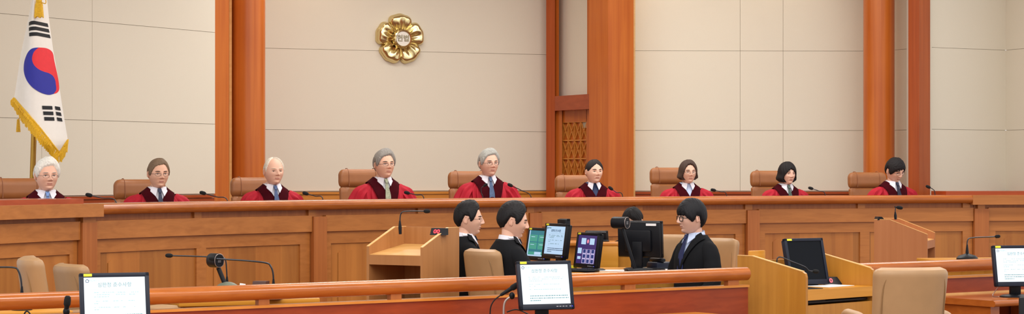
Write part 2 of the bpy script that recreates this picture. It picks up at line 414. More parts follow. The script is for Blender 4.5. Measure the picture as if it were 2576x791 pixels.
for a, b in BAYS:
    mb = MB(); band(mb, a, b, -.03, .012, 1.05, 1.187); mb.build('front_board', M['bench'], bench, smooth=False)
    w = b - a; h1 = .945
    if a < 0: pan = [(-60, .93 * w + a)]
    elif a > 2480: pan = [(a + 20, b)]
    else: pan = [(a + .035 * w, a + .478 * w), (a + .522 * w, a + .955 * w)]
    mb = MB(); band(mb, a, b, -.06, -.018, h1, 1.052); band(mb, a, b, -.06, -.018, .0, .14)
    e = [a] + [v for q in pan for v in q] + [b]
    for i in range(0, len(e), 2):
        if e[i + 1] - e[i] > 1: band(mb, e[i], e[i + 1], -.06, -.018, .14, h1)
    mb.build('panel_frame', M['bench'], bench, smooth=False)
    for q in pan:
        mb = MB(); band(mb, q[0], q[1], -.06, -.034, .14, h1); 
        # raised inner field with clipped upper corners, a fan of vertical veneer leaves
        ww = q[1] - q[0]; i0, i1 = q[0] + .09 * ww, q[1] - .09 * ww; c = .035 * ww
        for xa, xb, ha, hb in ((i0, i0 + c, .862, .885), (i0 + c, i1 - c, .885, .885), (i1 - c, i1, .885, .862)):
            rows = []
            for p_, hh in ((xa, ha), (xb, hb)):
                Q, N = BP(p_), BN(p_); rows.append([(Q.x + N.x * o, Q.y + N.y * o, h) for o, h in ((-.04, .2), (-.028, .2), (-.028, hh), (-.04, hh))])
            if xb - xa > 60:
                mb.mi = 0; 
                rows = []
                for p_ in samples(xa, xb, 40):
                    Q, N = BP(p_), BN(p_); rows.append([(Q.x + N.x * o, Q.y + N.y * o, h) for o, h in ((-.04, .2), (-.028, .2), (-.028, .885), (-.04, .885))])
            mb.grid(rows, closed=True)
        mb.build('recessed_panel', M['benchp'], bench, smooth=False)
for a, b in ((200, 237), (784, 817), (1329, 1359), (1877, 1907), (2449, 2485)):
    mb = MB(); band(mb, a, b, -.05, .03, 0, 1.178); mb.build('pilaster', M['benchv'], bench, smooth=False)
# end blocks
for a, b, c in ((-80, 242, 226), (2440, 2760, 2391)):
    mb = MB(); band(mb, a, b, -.12, .075, 1.22, 1.318)
    mb.build('end_cap_fascia', M['bench'], bench, smooth=False)
    mb = MB(); lo, hi = min(a, c), max(a, c)
    if a < 0: band(mb, a, c, -.5, -.06, 1.30, 1.355)
    else: band(mb, c, b, -.45, -.1, 1.30, 1.358)
    mb.build('end_cap_top', M['redh'], bench, smooth=False)
    mb = MB(); band(mb, max(a, -80) if a < 0 else 2452, 228 if a < 0 else b, -.05, -.02, 1.178, 1.225); mb.build('recess_band', M['benchv'], bench, smooth=False)
    mb = MB()
    x = 222 if a < 0 else 2467
    band(mb, x - (18 if a < 0 else 9), x + (14 if a < 0 else 9), -.04, .02, 1.178, 1.225); mb.build('rail_block', M['bench'], bench, smooth=False)
# desk top behind the ledge
mb = MB(); band(mb, -40, 2620, -.42, -.045, 1.06, 1.10); mb.build('desk_top', M['bench'], bench, smooth=False)
mb = MB(); sweep(mb, -80, 2680, [(-4.2, 0), (-.06, 0), (-.06, .35), (-4.2, .35)], 80)
struct(mb.build('floor', M['floor'], smooth=False))

# ---------------------------------------------------------------- front rail
def RZ(px): return 3250.0 / (305 - .0357 * px)
def RP(px):
    z = RZ(px); return Vector(((px - CX) * z / F, z))
_d = (RP(2000) - RP(0)).normalized(); _rn = Vector((_d.y, -_d.x)); _rn = _rn if _rn.y < 0 else -_rn
def RN(px): return _rn
def fence(a, b, posts, label):
    t = thing('court_rail', label, 'railing', (0, 0, 0))
    mb = MB(); prof = [(.05 * math.cos(R(k)), .855 + .046 * math.sin(R(k))) for k in range(0, 360, 15)]
    sweep(mb, a, b, prof, 90, RP, RN); mb.build('handrail', M['rail'], t)
    mb = MB(); band(mb, a, b, -.03, .02, 0, .765, pf=RP, nf=RN); mb.build('rail_panel', M['railpan'], t, smooth=False)
    mb = MB(); band(mb, a, b, -.045, .035, .765, .78, pf=RP, nf=RN); mb.build('panel_cap', M['gold'], t, smooth=False)
    for x in posts:
        mb = MB(); band(mb, x - 14, x + 13, -.025, .02, .78, .825, pf=RP, nf=RN); mb.build('baluster', M['benchv'], t, smooth=False)
    return t
fence(-90, 1877, (350, 661, 993, 1290, 1581, 1841), 'long polished wooden rail with red-brown panel running across the left and centre')
fence(2150, 2680, (2560,), 'short polished wooden rail at the right behind the tan chair and monitor')
# ---------------------------------------------------------------- people
def g1(x, s): return math.exp(-(x / s) ** 2)
def headP(az, el, feat=True, fem=0.0):
    ca, sa, ce, se = math.cos(az), math.sin(az), max(math.cos(el), 0), math.sin(el)
    z = .115 * se
    low = max(0.0, -se); up = max(0.0, se)
    x = .0815 * sa * ce ** (.9 - .38 * low) * (1 - (.29 + .05 * fem) * low ** 1.6)
    if ca > 0: y = -.094 * (ca ** .85) * ce ** (.92 - .55 * low) * (1 - .02 * low)
    else: y = .100 * (-ca) ** .9 * ce ** .9 * (1 - .38 * low ** 1.3)
    y += .006 * up
    if feat and ca > 0:
        w = min(1, ca * 2.2); d = 0
        na = interp([(-.043, 0), (-.034, .005), (-.028, .023), (-.020, .0255), (.0, .015), (.018, .005), (.03, 0)], z)
        ns = interp([(-.04, .012), (-.026, .0135), (-.012, .009), (.01, .0075), (.03, .010)], z)
        d += na * g1(x, ns)
        d += .006 * (g1(x - .0145, .006) + g1(x + .0145, .006)) * g1(z + .028, .007)
        for s in (-1, 1):
            d -= .0075 * g1(x - s * .032, .017) * g1(z - .004, .0115)
            d += .0045 * g1(x - s * .028, .022) * g1(z - .026, .009)
            d += .0050 * g1(x - s * .045, .020) * g1(z + .022, .020)
            d -= .0022 * g1(x - s * .026, .004) * g1(z + .040, .012)
        d += .0065 * g1(x, .021) * (g1(z + .0530, .0045) + 1.05 * g1(z + .0630, .005))
        d -= .0045 * g1(x, .024) * g1(z + .0577, .0022)
        d -= .0035 * g1(x, .022) * g1(z + .0735, .005)
        d += .0105 * g1(x, .022) * g1(z + .092, .013)
        y -= d * w
    return Vector((x, y, z))
def face_y(x, z):
    el = math.asin(max(-1, min(1, z / .115))); lo, hi = 0.0, 1.4
    for _ in range(24):
        m = (lo + hi) / 2
        if headP(m, el, False).x < abs(x): lo = m
        else: hi = m
    return headP(lo if x >= 0 else -lo, el).y
NA, NE = 84, 80
def head_mb(mb, T, fem=0, lipmi=1):
    rows = []
    for i in range(NE + 1):
        el = -PI / 2 + PI * i / NE
        el2 = el
        row = []
        for j in range(NA):
            t = -PI + 2 * PI * j / NA; az = t - .55 * math.sin(t)
            row.append(T @ headP(az, el2, True, fem))
        rows.append(row)
    o = len(mb.f); mb.grid(rows, closed=True)
    for i in range(NE):
        z = .115 * math.sin(-PI / 2 + PI * (i + .5) / NE)
        for j in range(NA):
            t = -PI + 2 * PI * (j + .5) / NA; az = t - .55 * math.sin(t)
            p = headP(az, -PI / 2 + PI * (i + .5) / NE, False)
            if p.y < 0 and abs(p.x) < .021 * (1 - ((z + .058) / .009) ** 2 * .6) and -.0655 < z < -.0515: mb.m[o + i * NA + j] = lipmi
    # ears
    for s in (-1, 1):
        mb.ell(T @ Vector((s * .082, .012, -.006)), (.006, .014, .028), 14, 10, (0, s * .0, s * .35))
        mb.tube([T @ Vector((s * .088, .012 + .011 * math.cos(a), -.005 + .024 * math.sin(a))) for a in [R(k) for k in range(-60, 181, 24)]], .0032, 6)
HL = {  # hairline height against azimuth in degrees (0 = face, 180 = nape)
    'short': [(0, .076), (25, .075), (40, .068), (50, .046), (58, .022), (66, .0), (74, -.016), (81, -.014), (87, .022), (100, .026), (112, -.02), (130, -.055), (180, -.066)],
    'fringe': [(0, .040), (25, .036), (42, .026), (52, .008), (60, -.01), (74, -.03), (84, -.022), (90, .014), (103, .016), (114, -.03), (130, -.062), (180, -.072)],
    'heavyfringe': [(0, .024), (25, .024), (42, .018), (56, .0), (64, -.012), (76, -.03), (86, -.02), (90, .008), (103, .008), (114, -.04), (130, -.07), (180, -.082)],
    'bald': [(0, .15), (50, .15), (62, .075), (70, .03), (78, -.005), (84, .0), (90, .022), (104, .024), (114, -.02), (132, -.055), (180, -.062)],
    'tied': [(0, .080), (15, .070), (30, .056), (44, .040), (56, .022), (68, .008), (80, .004), (88, .026), (104, .022), (118, -.02), (135, -.055), (180, -.06)],
    'bob': [(0, .080), (20, .074), (36, .054), (46, .022), (53, -.03), (60, -.075), (66, -.15), (180, -.15)],
    'bobfringe': [(0, .052), (14, .044), (26, .030), (38, .014), (48, -.02), (56, -.07), (64, -.16), (180, -.16)],
}
def hair_mesh(style, mat, parent, T, thick=.013, vol=.008, side=1, seed=1, zend=None):
    bob = style.startswith('bob'); tab = HL[style]; rnd = random.Random(seed)
    ph = [rnd.uniform(0, 6) for _ in range(6)]
    zend = zend if zend is not None else (-.098 if bob else -.085)
    rows = []; na, ne = 120, 84
    for i in range(ne + 1):
        f = i / ne
        if f < .62: el = PI / 2 * (1 - f / .62); z0 = .115 * math.sin(el)
        else: z0 = zend * (f - .62) / .38; el = math.asin(max(-1, z0 / .115))
        row = []
        for j in range(na):
            az = -PI + 2 * PI * j / na; ad = abs(math.degrees(az))
            b = headP(az, el, False)
            zl = interp(tab, ad)
            fr_ = .004 if 'fringe' in style else .0012
            zl += fr_ * math.sin(az * 17 + ph[0]) * smooth(70, 20, ad) + fr_ * .5 * math.sin(az * 41 + ph[1])
            if style in ('short', 'fringe'): zl += side * .009 * math.sin(max(-1.2, min(1.2, az)) * 1.3) * smooth(60, 40, ad)
            m = smooth(zl - .002, zl + .006, z0)
            th = thick + vol * max(0, math.sin(el)) * (1.0 + .45 * math.sin(az) * side + .3 * math.cos(az)) 
            th *= .55 + .45 * smooth(zl, zl + .035, z0) if not bob else 1
            # combed strands
            mixs = smooth(.35, .75, z0 / .115) if style in ('short', 'fringe', 'heavyfringe') else 0
            u = (b.y * 260 + 22 * b.x * side + 2 * math.sin(b.x * 50)) * mixs + (1 - mixs) * az * 24 + (0 if mixs else 0) + 1.6 * math.sin(z0 * 22 + ph[3]) + 2.5 * math.sin(az * 3 + ph[4]) + z0 * 40 * side
            pole = smooth(0, .3, math.cos(el)); th = thick + vol + (th - thick - vol) * pole
            th += (.0011 * math.sin(u) + .0007 * math.sin(u * 2.3 + ph[5])) * smooth(0, .35, math.cos(el)) + .0012 * math.sin(az * 5 + z0 * 25 + ph[1])
            if bob and z0 < .02:
                w = smooth(.02, -.05, z0)
                rr = headP(az, .15, False); k = 1.0 + .17 * math.sin(PI * min(1, max(0, (.02 - z0) / .118)) ** 1.0) 
                b = Vector((b.x + (rr.x * k - b.x) * w, b.y + (rr.y * (k if rr.y > 0 else .80) - b.y) * w, b.z))
                if z0 < zend * .7: th -= .022 * smooth(zend * .7, zend, z0)
            d = Vector((b.x, b.y, max(0, b.z) * .9)); d = d.normalized() if d.length > 1e-5 else Vector((0, 0, 1))
            off = -.014 * (1 - m) + th * m
            row.append(T @ (b + d * off))
        rows.append(row)
    mb = MB(); mb.grid(rows, closed=True)
    n = na; o = len(mb.v) - n; mb.f.append([o + j for j in range(n)]); mb.m.append(0)
    return mb.build('hair', mat, parent, auto=60)
def rings(table, k=40):
    zs = [t[0] for t in table]; out = []
    for i in range(k + 1):
        z = zs[0] + (zs[-1] - zs[0]) * i / k
        out.append((z,) + tuple(float(np.interp(z, zs, [t[c] for t in table])) for c in (1, 2, 3)))
    # soften
    for _ in range(2):
        out = [out[0]] + [(out[i][0],) + tuple((out[i - 1][c] + 2 * out[i][c] + out[i + 1][c]) / 4 for c in (1, 2, 3)) for i in range(1, len(out) - 1)] + [out[-1]]
    return out
TORSO = [(-.02, .185, .150, .0), (.06, .185, .140, .0), (.2, .180, .130, .0), (.34, .195, .125, .0), (.43, .205, .120, .004), (.485, .205, .108, .010), (.525, .185, .092, .014), (.555, .150, .078, .018), (.58, .110, .066, .020), (.60, .078, .058, .018), (.622, .062, .056, .014)]
def torso_mb(mb, grow=0.0, pleat=0.0, zmax=.622, zmin=-.02, n=120, wide=1.0, seed=0):
    rows = []
    for z, hw, hd, yc in rings(TORSO):
        if z > zmax or z < zmin: continue
        row = []
        for j in range(n):
            a = 2 * PI * j / n
            pl = pleat * smooth(.575, .47, z) * (math.sin(a * 19 + 2.2 * math.sin(a * 3 + seed)) + .6 * math.sin(a * 31 + seed + z * 4)) * (.4 + .6 * abs(math.cos(a)))
            ca, sa = math.cos(a), math.sin(a)
            x = (hw * wide + grow + pl) * math.copysign(abs(ca) ** .92, ca); y = (hd + grow + pl) * math.copysign(abs(sa) ** .92, sa)
            row.append((x, y + yc, z))
        rows.append(row)
    mb.grid(rows, closed=True); k = len(rows)
    o = len(mb.v) - k * n; mb.f.append([o + j for j in range(n)]); mb.m.append(mb.mi)
    mb.f.append([o + (k - 1) * n + j for j in range(n)]); mb.m.append(mb.mi)
def bez(pts, k=10):
    pts = [Vector(p) for p in pts]; out = []
    for i in range(len(pts) - 1):
        p0 = pts[max(i - 1, 0)]; p1 = pts[i]; p2 = pts[i + 1]; p3 = pts[min(i + 2, len(pts) - 1)]
        for j in range(k):
            t = j / k
            out.append(.5 * ((2 * p1) + (p2 - p0) * t + (2 * p0 - 5 * p1 + 4 * p2 - p3) * t * t + (-p0 + 3 * p1 - 3 * p2 + p3) * t ** 3))
    out.append(pts[-1]); return out
def limb(mb, pts, rs, n=16, k=8, pleat=0):
    path = bez(pts, k); ks = len(pts) - 1
    r = [float(np.interp(i / k, range(ks + 1), rs)) for i in range(len(path))]
    if pleat: r = [v + pleat * math.sin(i * 1.3) * (1 if v > .03 else 0) for i, v in enumerate(r)]
    mb.tube(path, r, n)
def hand(mb, w, d, side, up=Vector((0, 0, 1))):
    """w wrist, d forward direction; palm down, fingers slightly curled, thumb on the inner side"""
    w = Vector(w); d = Vector(d).normalized(); s = d.cross(up).normalized(); u = s.cross(d).normalized()
    s = s * side           # towards the thumb
    mb.tube([w - d * .02, w + d * .02, w + d * .055, w + d * .09], [(.016, .024), (.014, .034), (.013, .040), (.011, .038)], 14)
    for i, (L, off) in enumerate(((.072, .028), (.080, .010), (.074, -.009), (.058, -.027))):
        b = w + d * .085 + s * off
        mb.tube([b - d * .02, b, b + d * L * .45 - u * .004, b + d * L * .75 - u * .016, b + d * L * .92 - u * .030], [.009, .0092, .0085, .0078, .0055], 8)
    b = w + d * .03 + s * .030
    mb.tube([b - s * .012, b + s * .012 + d * .022 - u * .006, b + s * .020 + d * .045 - u * .012, b + s * .018 + d * .066 - u * .018], [.012, .0115, .010, .007], 8)
def clip(bm_src, planes):
    bm = bm_src.copy()
    for co, no in planes:     # keeps the side the normal points away from
        bmesh.ops.bisect_plane(bm, geom=bm.verts[:] + bm.edges[:] + bm.faces[:], plane_co=co, plane_no=no, clear_outer=True)
    return bm
def vplane(p, q, keep):
    """plane through the front-view line p-q (x,z), parallel to y; keep = a point (x,z) on the kept side"""
    d = Vector((q[0] - p[0], 0, q[1] - p[1])); no = Vector((-d.z, 0, d.x)).normalized()
    co = Vector((p[0], 0, p[1]))
    if (Vector((keep[0], 0, keep[1])) - co).dot(no) > 0: no = -no
    return co, no
def shell(parts, name, mat, parent, off, thick=.004):
    bm = bmesh.new()
    for b in parts:
        me = bpy.data.meshes.new('t'); b.to_mesh(me); bm.from_mesh(me); bpy.data.meshes.remove(me); b.free()
    bmesh.ops.remove_doubles(bm, verts=bm.verts[:], dist=.0002)
    bm.normal_update()
    for v in bm.verts: v.co += v.normal * off
    me = bpy.data.meshes.new(name); bm.to_mesh(me); bm.free()
    me.materials.append(mat); me.polygons.foreach_set('use_smooth', [True] * len(me.polygons))
    o = bpy.data.objects.new(name, me); COL.objects.link(o); o.parent = parent
    s = o.modifiers.new('thickness', 'SOLIDIFY'); s.thickness = thick; s.offset = 1
    return o
SKIN = {}
def skin(h):
    if h not in SKIN:
        m = plain('skin_' + h, ''.join('%02x' % int(int(h[i:i + 2], 16) * .62 + v * .38) for i, v in ((0, 240), (2, 202), (4, 184))), .5, noise=.03, scale=25); b = m.node_tree.nodes['Principled BSDF']
        b.inputs['Subsurface Weight'].default_value = .12; b.inputs['Subsurface Radius'].default_value = (.01, .004, .002)
        SKIN[h] = m
    return SKIN[h]
HAIR = {}
def hairm(h):
    if h not in HAIR: HAIR[h] = plain('hair_' + h, h, .62, noise=.28, scale=60, spec=.25, stretch=(2.5, 2.5, .4))
    return HAIR[h]
VT, VW, VTOP = .475, .064, .60
def person(label, px, crown, z, s=1.0, yaw=25, hyaw=0, pitch=0, roll=0, style='short', hair='303030', skn='d8a888', fem=0,
           kind='judge', tie=None, glasses=None, shirt='shirt', side=1, thick=.013, vol=.008, group=None, seed=1, lean=0, wide=1.0, brow=None, zend=None, lipc=None, arms='lap', hs=1.0):
    hz = HH(crown, z); sitting = ((.731) + (.115 + .016 + vol * .6) * hs) * s
    hc = P(px, crown, z); yr = R(yaw)
    # the head centre sits a little in front of the trunk axis
    fx, fy = math.sin(yr), -math.cos(yr)
    t = thing('person', label, 'person', (hc.x - fx * .03 * s, hc.y - fy * .03 * s, hz - sitting), yr, group)
    t.scale = (s, s, s)
    sk = skin(skn)
    T = Matrix.Translation((0, -.036, .731)) @ Euler((R(pitch), R(roll), R(hyaw)), 'XYZ').to_matrix().to_4x4() @ Matrix.Diagonal((hs, hs, hs, 1))
    mb = MB(); head_mb(mb, T, fem)
    mb.tube([(0, .012, .50), (0, .010, .58), (0, .000, .63), T @ Vector((0, .018, -.05)), T @ Vector((0, .015, -.02))], [(.075, .085), (.054, .056), (.048, .051), (.050, .053), (.05, .05)], 28)
    torso_mb(mb, -.012, zmax=.60, n=48)
    # arms
    if arms == 'lap':
        A = {sd: [(sd * .175, .01, .50), (sd * .235, -.01, .36), (sd * .255, -.06, .21), (sd * .17, -.26, .15), (sd * .10, -.36, .14)] for sd in (-1, 1)}
    else:
        A = {sd: [(sd * .175, .01, .50), (sd * .225, -.04, .38), (sd * .245, -.10, .25), (sd * .18, -.28, .27), (sd * .12, -.42, .29)] for sd in (-1, 1)}
    for sd in (-1, 1):
        limb(mb, A[sd], [.050, .046, .042, .036, .027], 12)
        e = Vector(A[sd][-1]); d = (e - Vector(A[sd][-2])).normalized(); hand(mb, e, d, 1 if sd < 0 else -1)
    for sd in (-1, 1):
        kn = -.44 if kind != 'judge' else -.36
        limb(mb, [(sd * .09, .02, .07), (sd * .10, -.2, .075), (sd * .10, kn, .06), (sd * .10, kn + .04, -.16), (sd * .10, kn + .08, -.38)], [.08, .075, .058, .05, .036], 12)
    body = mb.build('body', [sk, lipc or M['lip']], t, auto=50)
    # face details
    for sd in (-1, 1):
        y = face_y(sd * .032, .004)
        e = MB(); e.ell(T @ Vector((sd * .032, y + .0042, .004)), (.0130 * hs, .0065, .0042), 16, 8, T.to_euler()); eo = e.build('eye', M['eyew'], body)
        i = MB(); i.ell(T @ Vector((sd * .0325, y - .0012, .004)), (.0050, .0022, .0046), 12, 8, T.to_euler()); i.build('iris', M['iris'], eo)
        pts = []
        for k in range(9):
            u = -1 + k / 4; x = sd * .032 + u * .0155; zz = .0085 - .0040 * u * u
            pts.append(T @ Vector((x, face_y(x, zz) - .0006, zz)))
        e = MB(); e.tube(pts, [.0006] + [.0014] * 7 + [.0006], 6); e.build('eyelid', M['lash'], body)
        pts = []
        for k in range(9):
            u = -1 + k / 4; x = sd * (.033 + u * .019); zz = .0255 + .0018 * (1 - u * u) + .0008 * u * sd
            pts.append(T @ Vector((x, face_y(x, zz) - .0002, zz)))
        e = MB(); e.tube(pts, [.0012, .0026, .0034, .0037, .0036, .0034, .0030, .0022, .0010], 6); e.build('eyebrow', brow or hairm(hair), body)
    # hair
    h = hair_mesh(style, hairm(hair), t, T, thick, vol, side, seed, zend)
    if style == 'tied':
        b = MB(); b.ell(T @ Vector((0, .118, -.02)), (.036, .026, .034)); b.build('hair_bun', hairm(hair), h)
    # glasses
    if glasses:
        rim = M[glasses]; g = MB(); hh = .0125 if glasses != 'rimb' else .017
        for sd in (-1, 1):
            yy = face_y(sd * .026, .0) - .010
            pts = [T @ Vector((sd * .033 + .0225 * math.copysign(abs(math.cos(a)) ** (.5 if glasses == 'rimb' else .7), math.cos(a)), yy + .004 * math.cos(a) * sd, .001 + hh * math.copysign(abs(math.sin(a)) ** (.5 if glasses == 'rimb' else .7), math.sin(a)))) for a in [2 * PI * k / 28 for k in range(29)]]
            g.tube(pts, .0011 if glasses != 'rimb' else .0030, 6)
            g.tube([T @ Vector((sd * .055, yy + .004, .005)), T @ Vector((sd * .081, -.045, .006)), T @ Vector((sd * .085, .0, .006)), T @ Vector((sd * .084, .02, -.004))], .0013 if glasses != 'rimb' else .002, 6)
        yy = face_y(.026, 0) - .010
        g.tube([T @ Vector((-.011, yy, .004)), T @ Vector((0, yy - .003, .006)), T @ Vector((.011, yy, .004))], .0012, 6)
        go = g.build('glasses', rim, t)
        for sd in (-1, 1):
            l = MB(); vs = [T @ Vector((sd * .033 + .022 * math.cos(a), yy + .004 * math.cos(a) * sd, .001 + hh * math.sin(a))) for a in [2 * PI * k / 24 for k in range(24)]]
            l.add(vs, [list(range(24))]); l.build('lens', M['glass'], go, smooth=False)
    # clothes
    src = MB(); torso_mb(src, .004 if kind == 'judge' else .002, 0, n=120, wide=wide)
    me = bpy.data.meshes.new('t'); me.from_pydata(src.v, [], src.f); bms = bmesh.new(); bms.from_mesh(me); bpy.data.meshes.remove(me)
    bmesh.ops.recalc_face_normals(bms, faces=bms.faces)
    bmesh.ops.delete(bms, geom=[f for f in bms.faces if len(f.verts) > 4], context='FACES')
    front = (Vector((0, .03, 0)), Vector((0, 1, 0)))
    R1, R2 = (VW, VTOP), (VW + .02, .66)
    shirt_m = M[shirt]
    vt = VT if kind == 'judge' else .36
    sp = clip(bms, [vplane((0, vt - .02), (VW + .012, VTOP), (0, .59)), vplane((0, vt - .02), (-VW - .012, VTOP), (0, .59)), front])
    shell([sp], 'shirt', shirt_m, t, .004)
    if kind == 'judge':
        rb = MB(); torso_mb(rb, .0, .0085, n=150, wide=wide, seed=seed)
        for sd in (-1, 1):
            path = bez([(sd * .13, .01, .535), (sd * .195, .005, .47), (sd * .245, -.01, .35), (sd * .265, -.06, .21), (sd * .19, -.25, .17), (sd * .12, -.34, .16)], 8)
            rr = [float(np.interp(i / 8, range(6), [.042, .078, .088, .10, .095, .085])) for i in range(len(path))]
            k = 40; rws = []
            for i, p in enumerate(path):
                d = (path[min(i + 1, len(path) - 1)] - path[max(i - 1, 0)]).normalized(); u = d.cross(Vector((0, 1, 0.2))).normalized(); w = d.cross(u)
                rws.append([p + (u * math.cos(2 * PI * j / k) + w * math.sin(2 * PI * j / k)) * (rr[i] + .012 * smooth(2, 9, i) * math.sin(2 * PI * j / k * 9 + seed) + .002 * math.sin(i * .9 + j * .4)) for j in range(k)])
            rb.grid(rws, closed=True)
            limb(rb, [(sd * .09, .02, .06), (sd * .11, -.2, .05), (sd * .12, -.36, .03), (sd * .12, -.35, -.16), (sd * .12, -.30, -.34)], [.12, .11, .10, .10, .11], 20)
        rb.build('robe', M['robe'], t, auto=60)
        parts = []
        for sd in (-1, 1):
            inner = vplane((0, VT), (sd * VW, VTOP), (sd * .2, .5))
            parts.append(clip(bms, [inner, vplane((sd * .062, .36), (sd * .150, .61), (0, .5)), vplane((0, .36), (1, .36), (0, .5)), vplane((0, 0), (0, 1), (sd * 1, .5))]))
        lo = clip(bms, [vplane((.062, 0), (.062, 1), (0, .2)), vplane((-.062, 0), (-.062, 1), (0, .2)), vplane((0, .36), (1, .36), (0, .2)), vplane((0, .05), (1, .05), (0, .2)), front])
        shell(parts + [lo], 'robe_collar', M['velvet'], t, .0085)
    else:
        jk = MB(); torso_mb(jk, .006, .001, n=90, wide=wide, zmax=.615)
        for sd in (-1, 1):
            a = A[sd]; limb(jk, [(sd * .12, .012, .525), (sd * .172, .008, .485)] + [a[1], a[2], a[3], Vector(a[3]).lerp(Vector(a[4]), .8)], [.045, .066, .064, .060, .050, .040], 22, pleat=.0012)
        parts = [clip(bms, [vplane((sd * .004, vt), (sd * (VW), VTOP), (sd * .2, .5)), vplane((0, 0), (0, 1), (sd, .5))]) for sd in (-1, 1)]
        # jacket body opened in a V: keep the back and the fronts
        jb = bms.copy(); bpyme = bpy.data.meshes.new('t'); bmj = bmesh.new()
        jm = MB(); jm.v = jk.v; jm.f = jk.f; jm.m = jk.m
        mej = bpy.data.meshes.new('t2'); mej.from_pydata(jk.v, [], jk.f); bmj.from_mesh(mej)
        # cut away the faces in the V
        bmesh.ops.delete(bmj, geom=[f for f in bmj.faces if f.calc_center_median().y < 0 and f.calc_center_median().z > vt + .01 and abs(f.calc_center_median().x) < (f.calc_center_median().z - vt) / (VTOP - vt) * VW - .004], context='FACES')
        bmesh.ops.recalc_face_normals(bmj, faces=bmj.faces)
        mj = bpy.data.meshes.new('jacket'); bmj.to_mesh(mj); bmj.free(); jb.free(); mj.materials.append(M['suit']); mj.polygons.foreach_set('use_smooth', [True] * len(mj.polygons))
        jo = bpy.data.objects.new('jacket', mj); COL.objects.link(jo); jo.parent = t
        for b in parts: b.free()
        lp = [clip(bms, [vplane((0, vt), (sd * VW, VTOP), (sd * .2, .5)), vplane((sd * .010, vt - .01), (sd * .115, .55), (0, .5)), vplane((0, 0), (0, 1), (sd, .5)), (Vector((0, .0, 0)), Vector((0, 1, 0))), vplane((0, vt), (1, vt), (0, .5))]) for sd in (-1, 1)]
        shell(lp, 'lapel', M['suit'], t, .012)
        tr = MB()
        for sd in (-1, 1): limb(tr, [(sd * .09, .04, .085), (sd * .10, -.22, .085), (sd * .10, -.44, .065), (sd * .10, -.46, -.16), (sd * .10, -.45, -.37)], [.105, .092, .078, .075, .068], 20)
        tr.build('trousers', M['suit'], t)
        for sd in (-1, 1): q = MB(); q.rbox((sd * .10, -.50, -.41), (.095, .26, .075), .03); q.build('shoe', M['shoe'], t)
    # shirt collar round the neck
    c = MB(); rws = []
    for k in range(33):
        a = -PI * .5 + .34 + (2 * PI - .68) * k / 32      # open at the front
        x, y = math.cos(a), math.sin(a)
        zf = .602 + .012 * (y + 1) / 2 * 2
        rws.append([(x * .059, y * .060 + .010, zf - .014), (x * .063, y * .063 + .010, zf - .016), (x * .057, y * .058 + .008, zf + .014), (x * .054, y * .055 + .008, zf + .013)])
    c.grid(rws, closed=True)
    for sd in (-1, 1):
        c.prism([Vector((sd * .012, -.062, .616)), Vector((sd * .058, -.036, .624)), Vector((sd * .072, -.050, .588)), Vector((sd * .036, -.094, .545))], (0, -.004, .002))
    c.build('shirt_collar', M['shirt'] if shirt != 'bshirt' or kind == 'judge' else shirt_m, t)
    if tie:
        k = MB(); k.prism([Vector((-.015, -.070, .606)), Vector((.015, -.070, .606)), Vector((.010, -.088, .572)), Vector((-.010, -.088, .572))], (0, -.014, .004))
        w2 = .030 if kind == 'judge' else .036
        k.prism([Vector((-.010, -.086, .575)), Vector((.010, -.086, .575)), Vector((w2 * .8, -.122, .47)), Vector((w2, -.135, .33)), Vector((0, -.135, .30)), Vector((-w2, -.135, .33)), Vector((-w2 * .8, -.122, .47))], (0, -.006, .001))
        k.build('necktie', tie, t)
    bms.free()
    return t

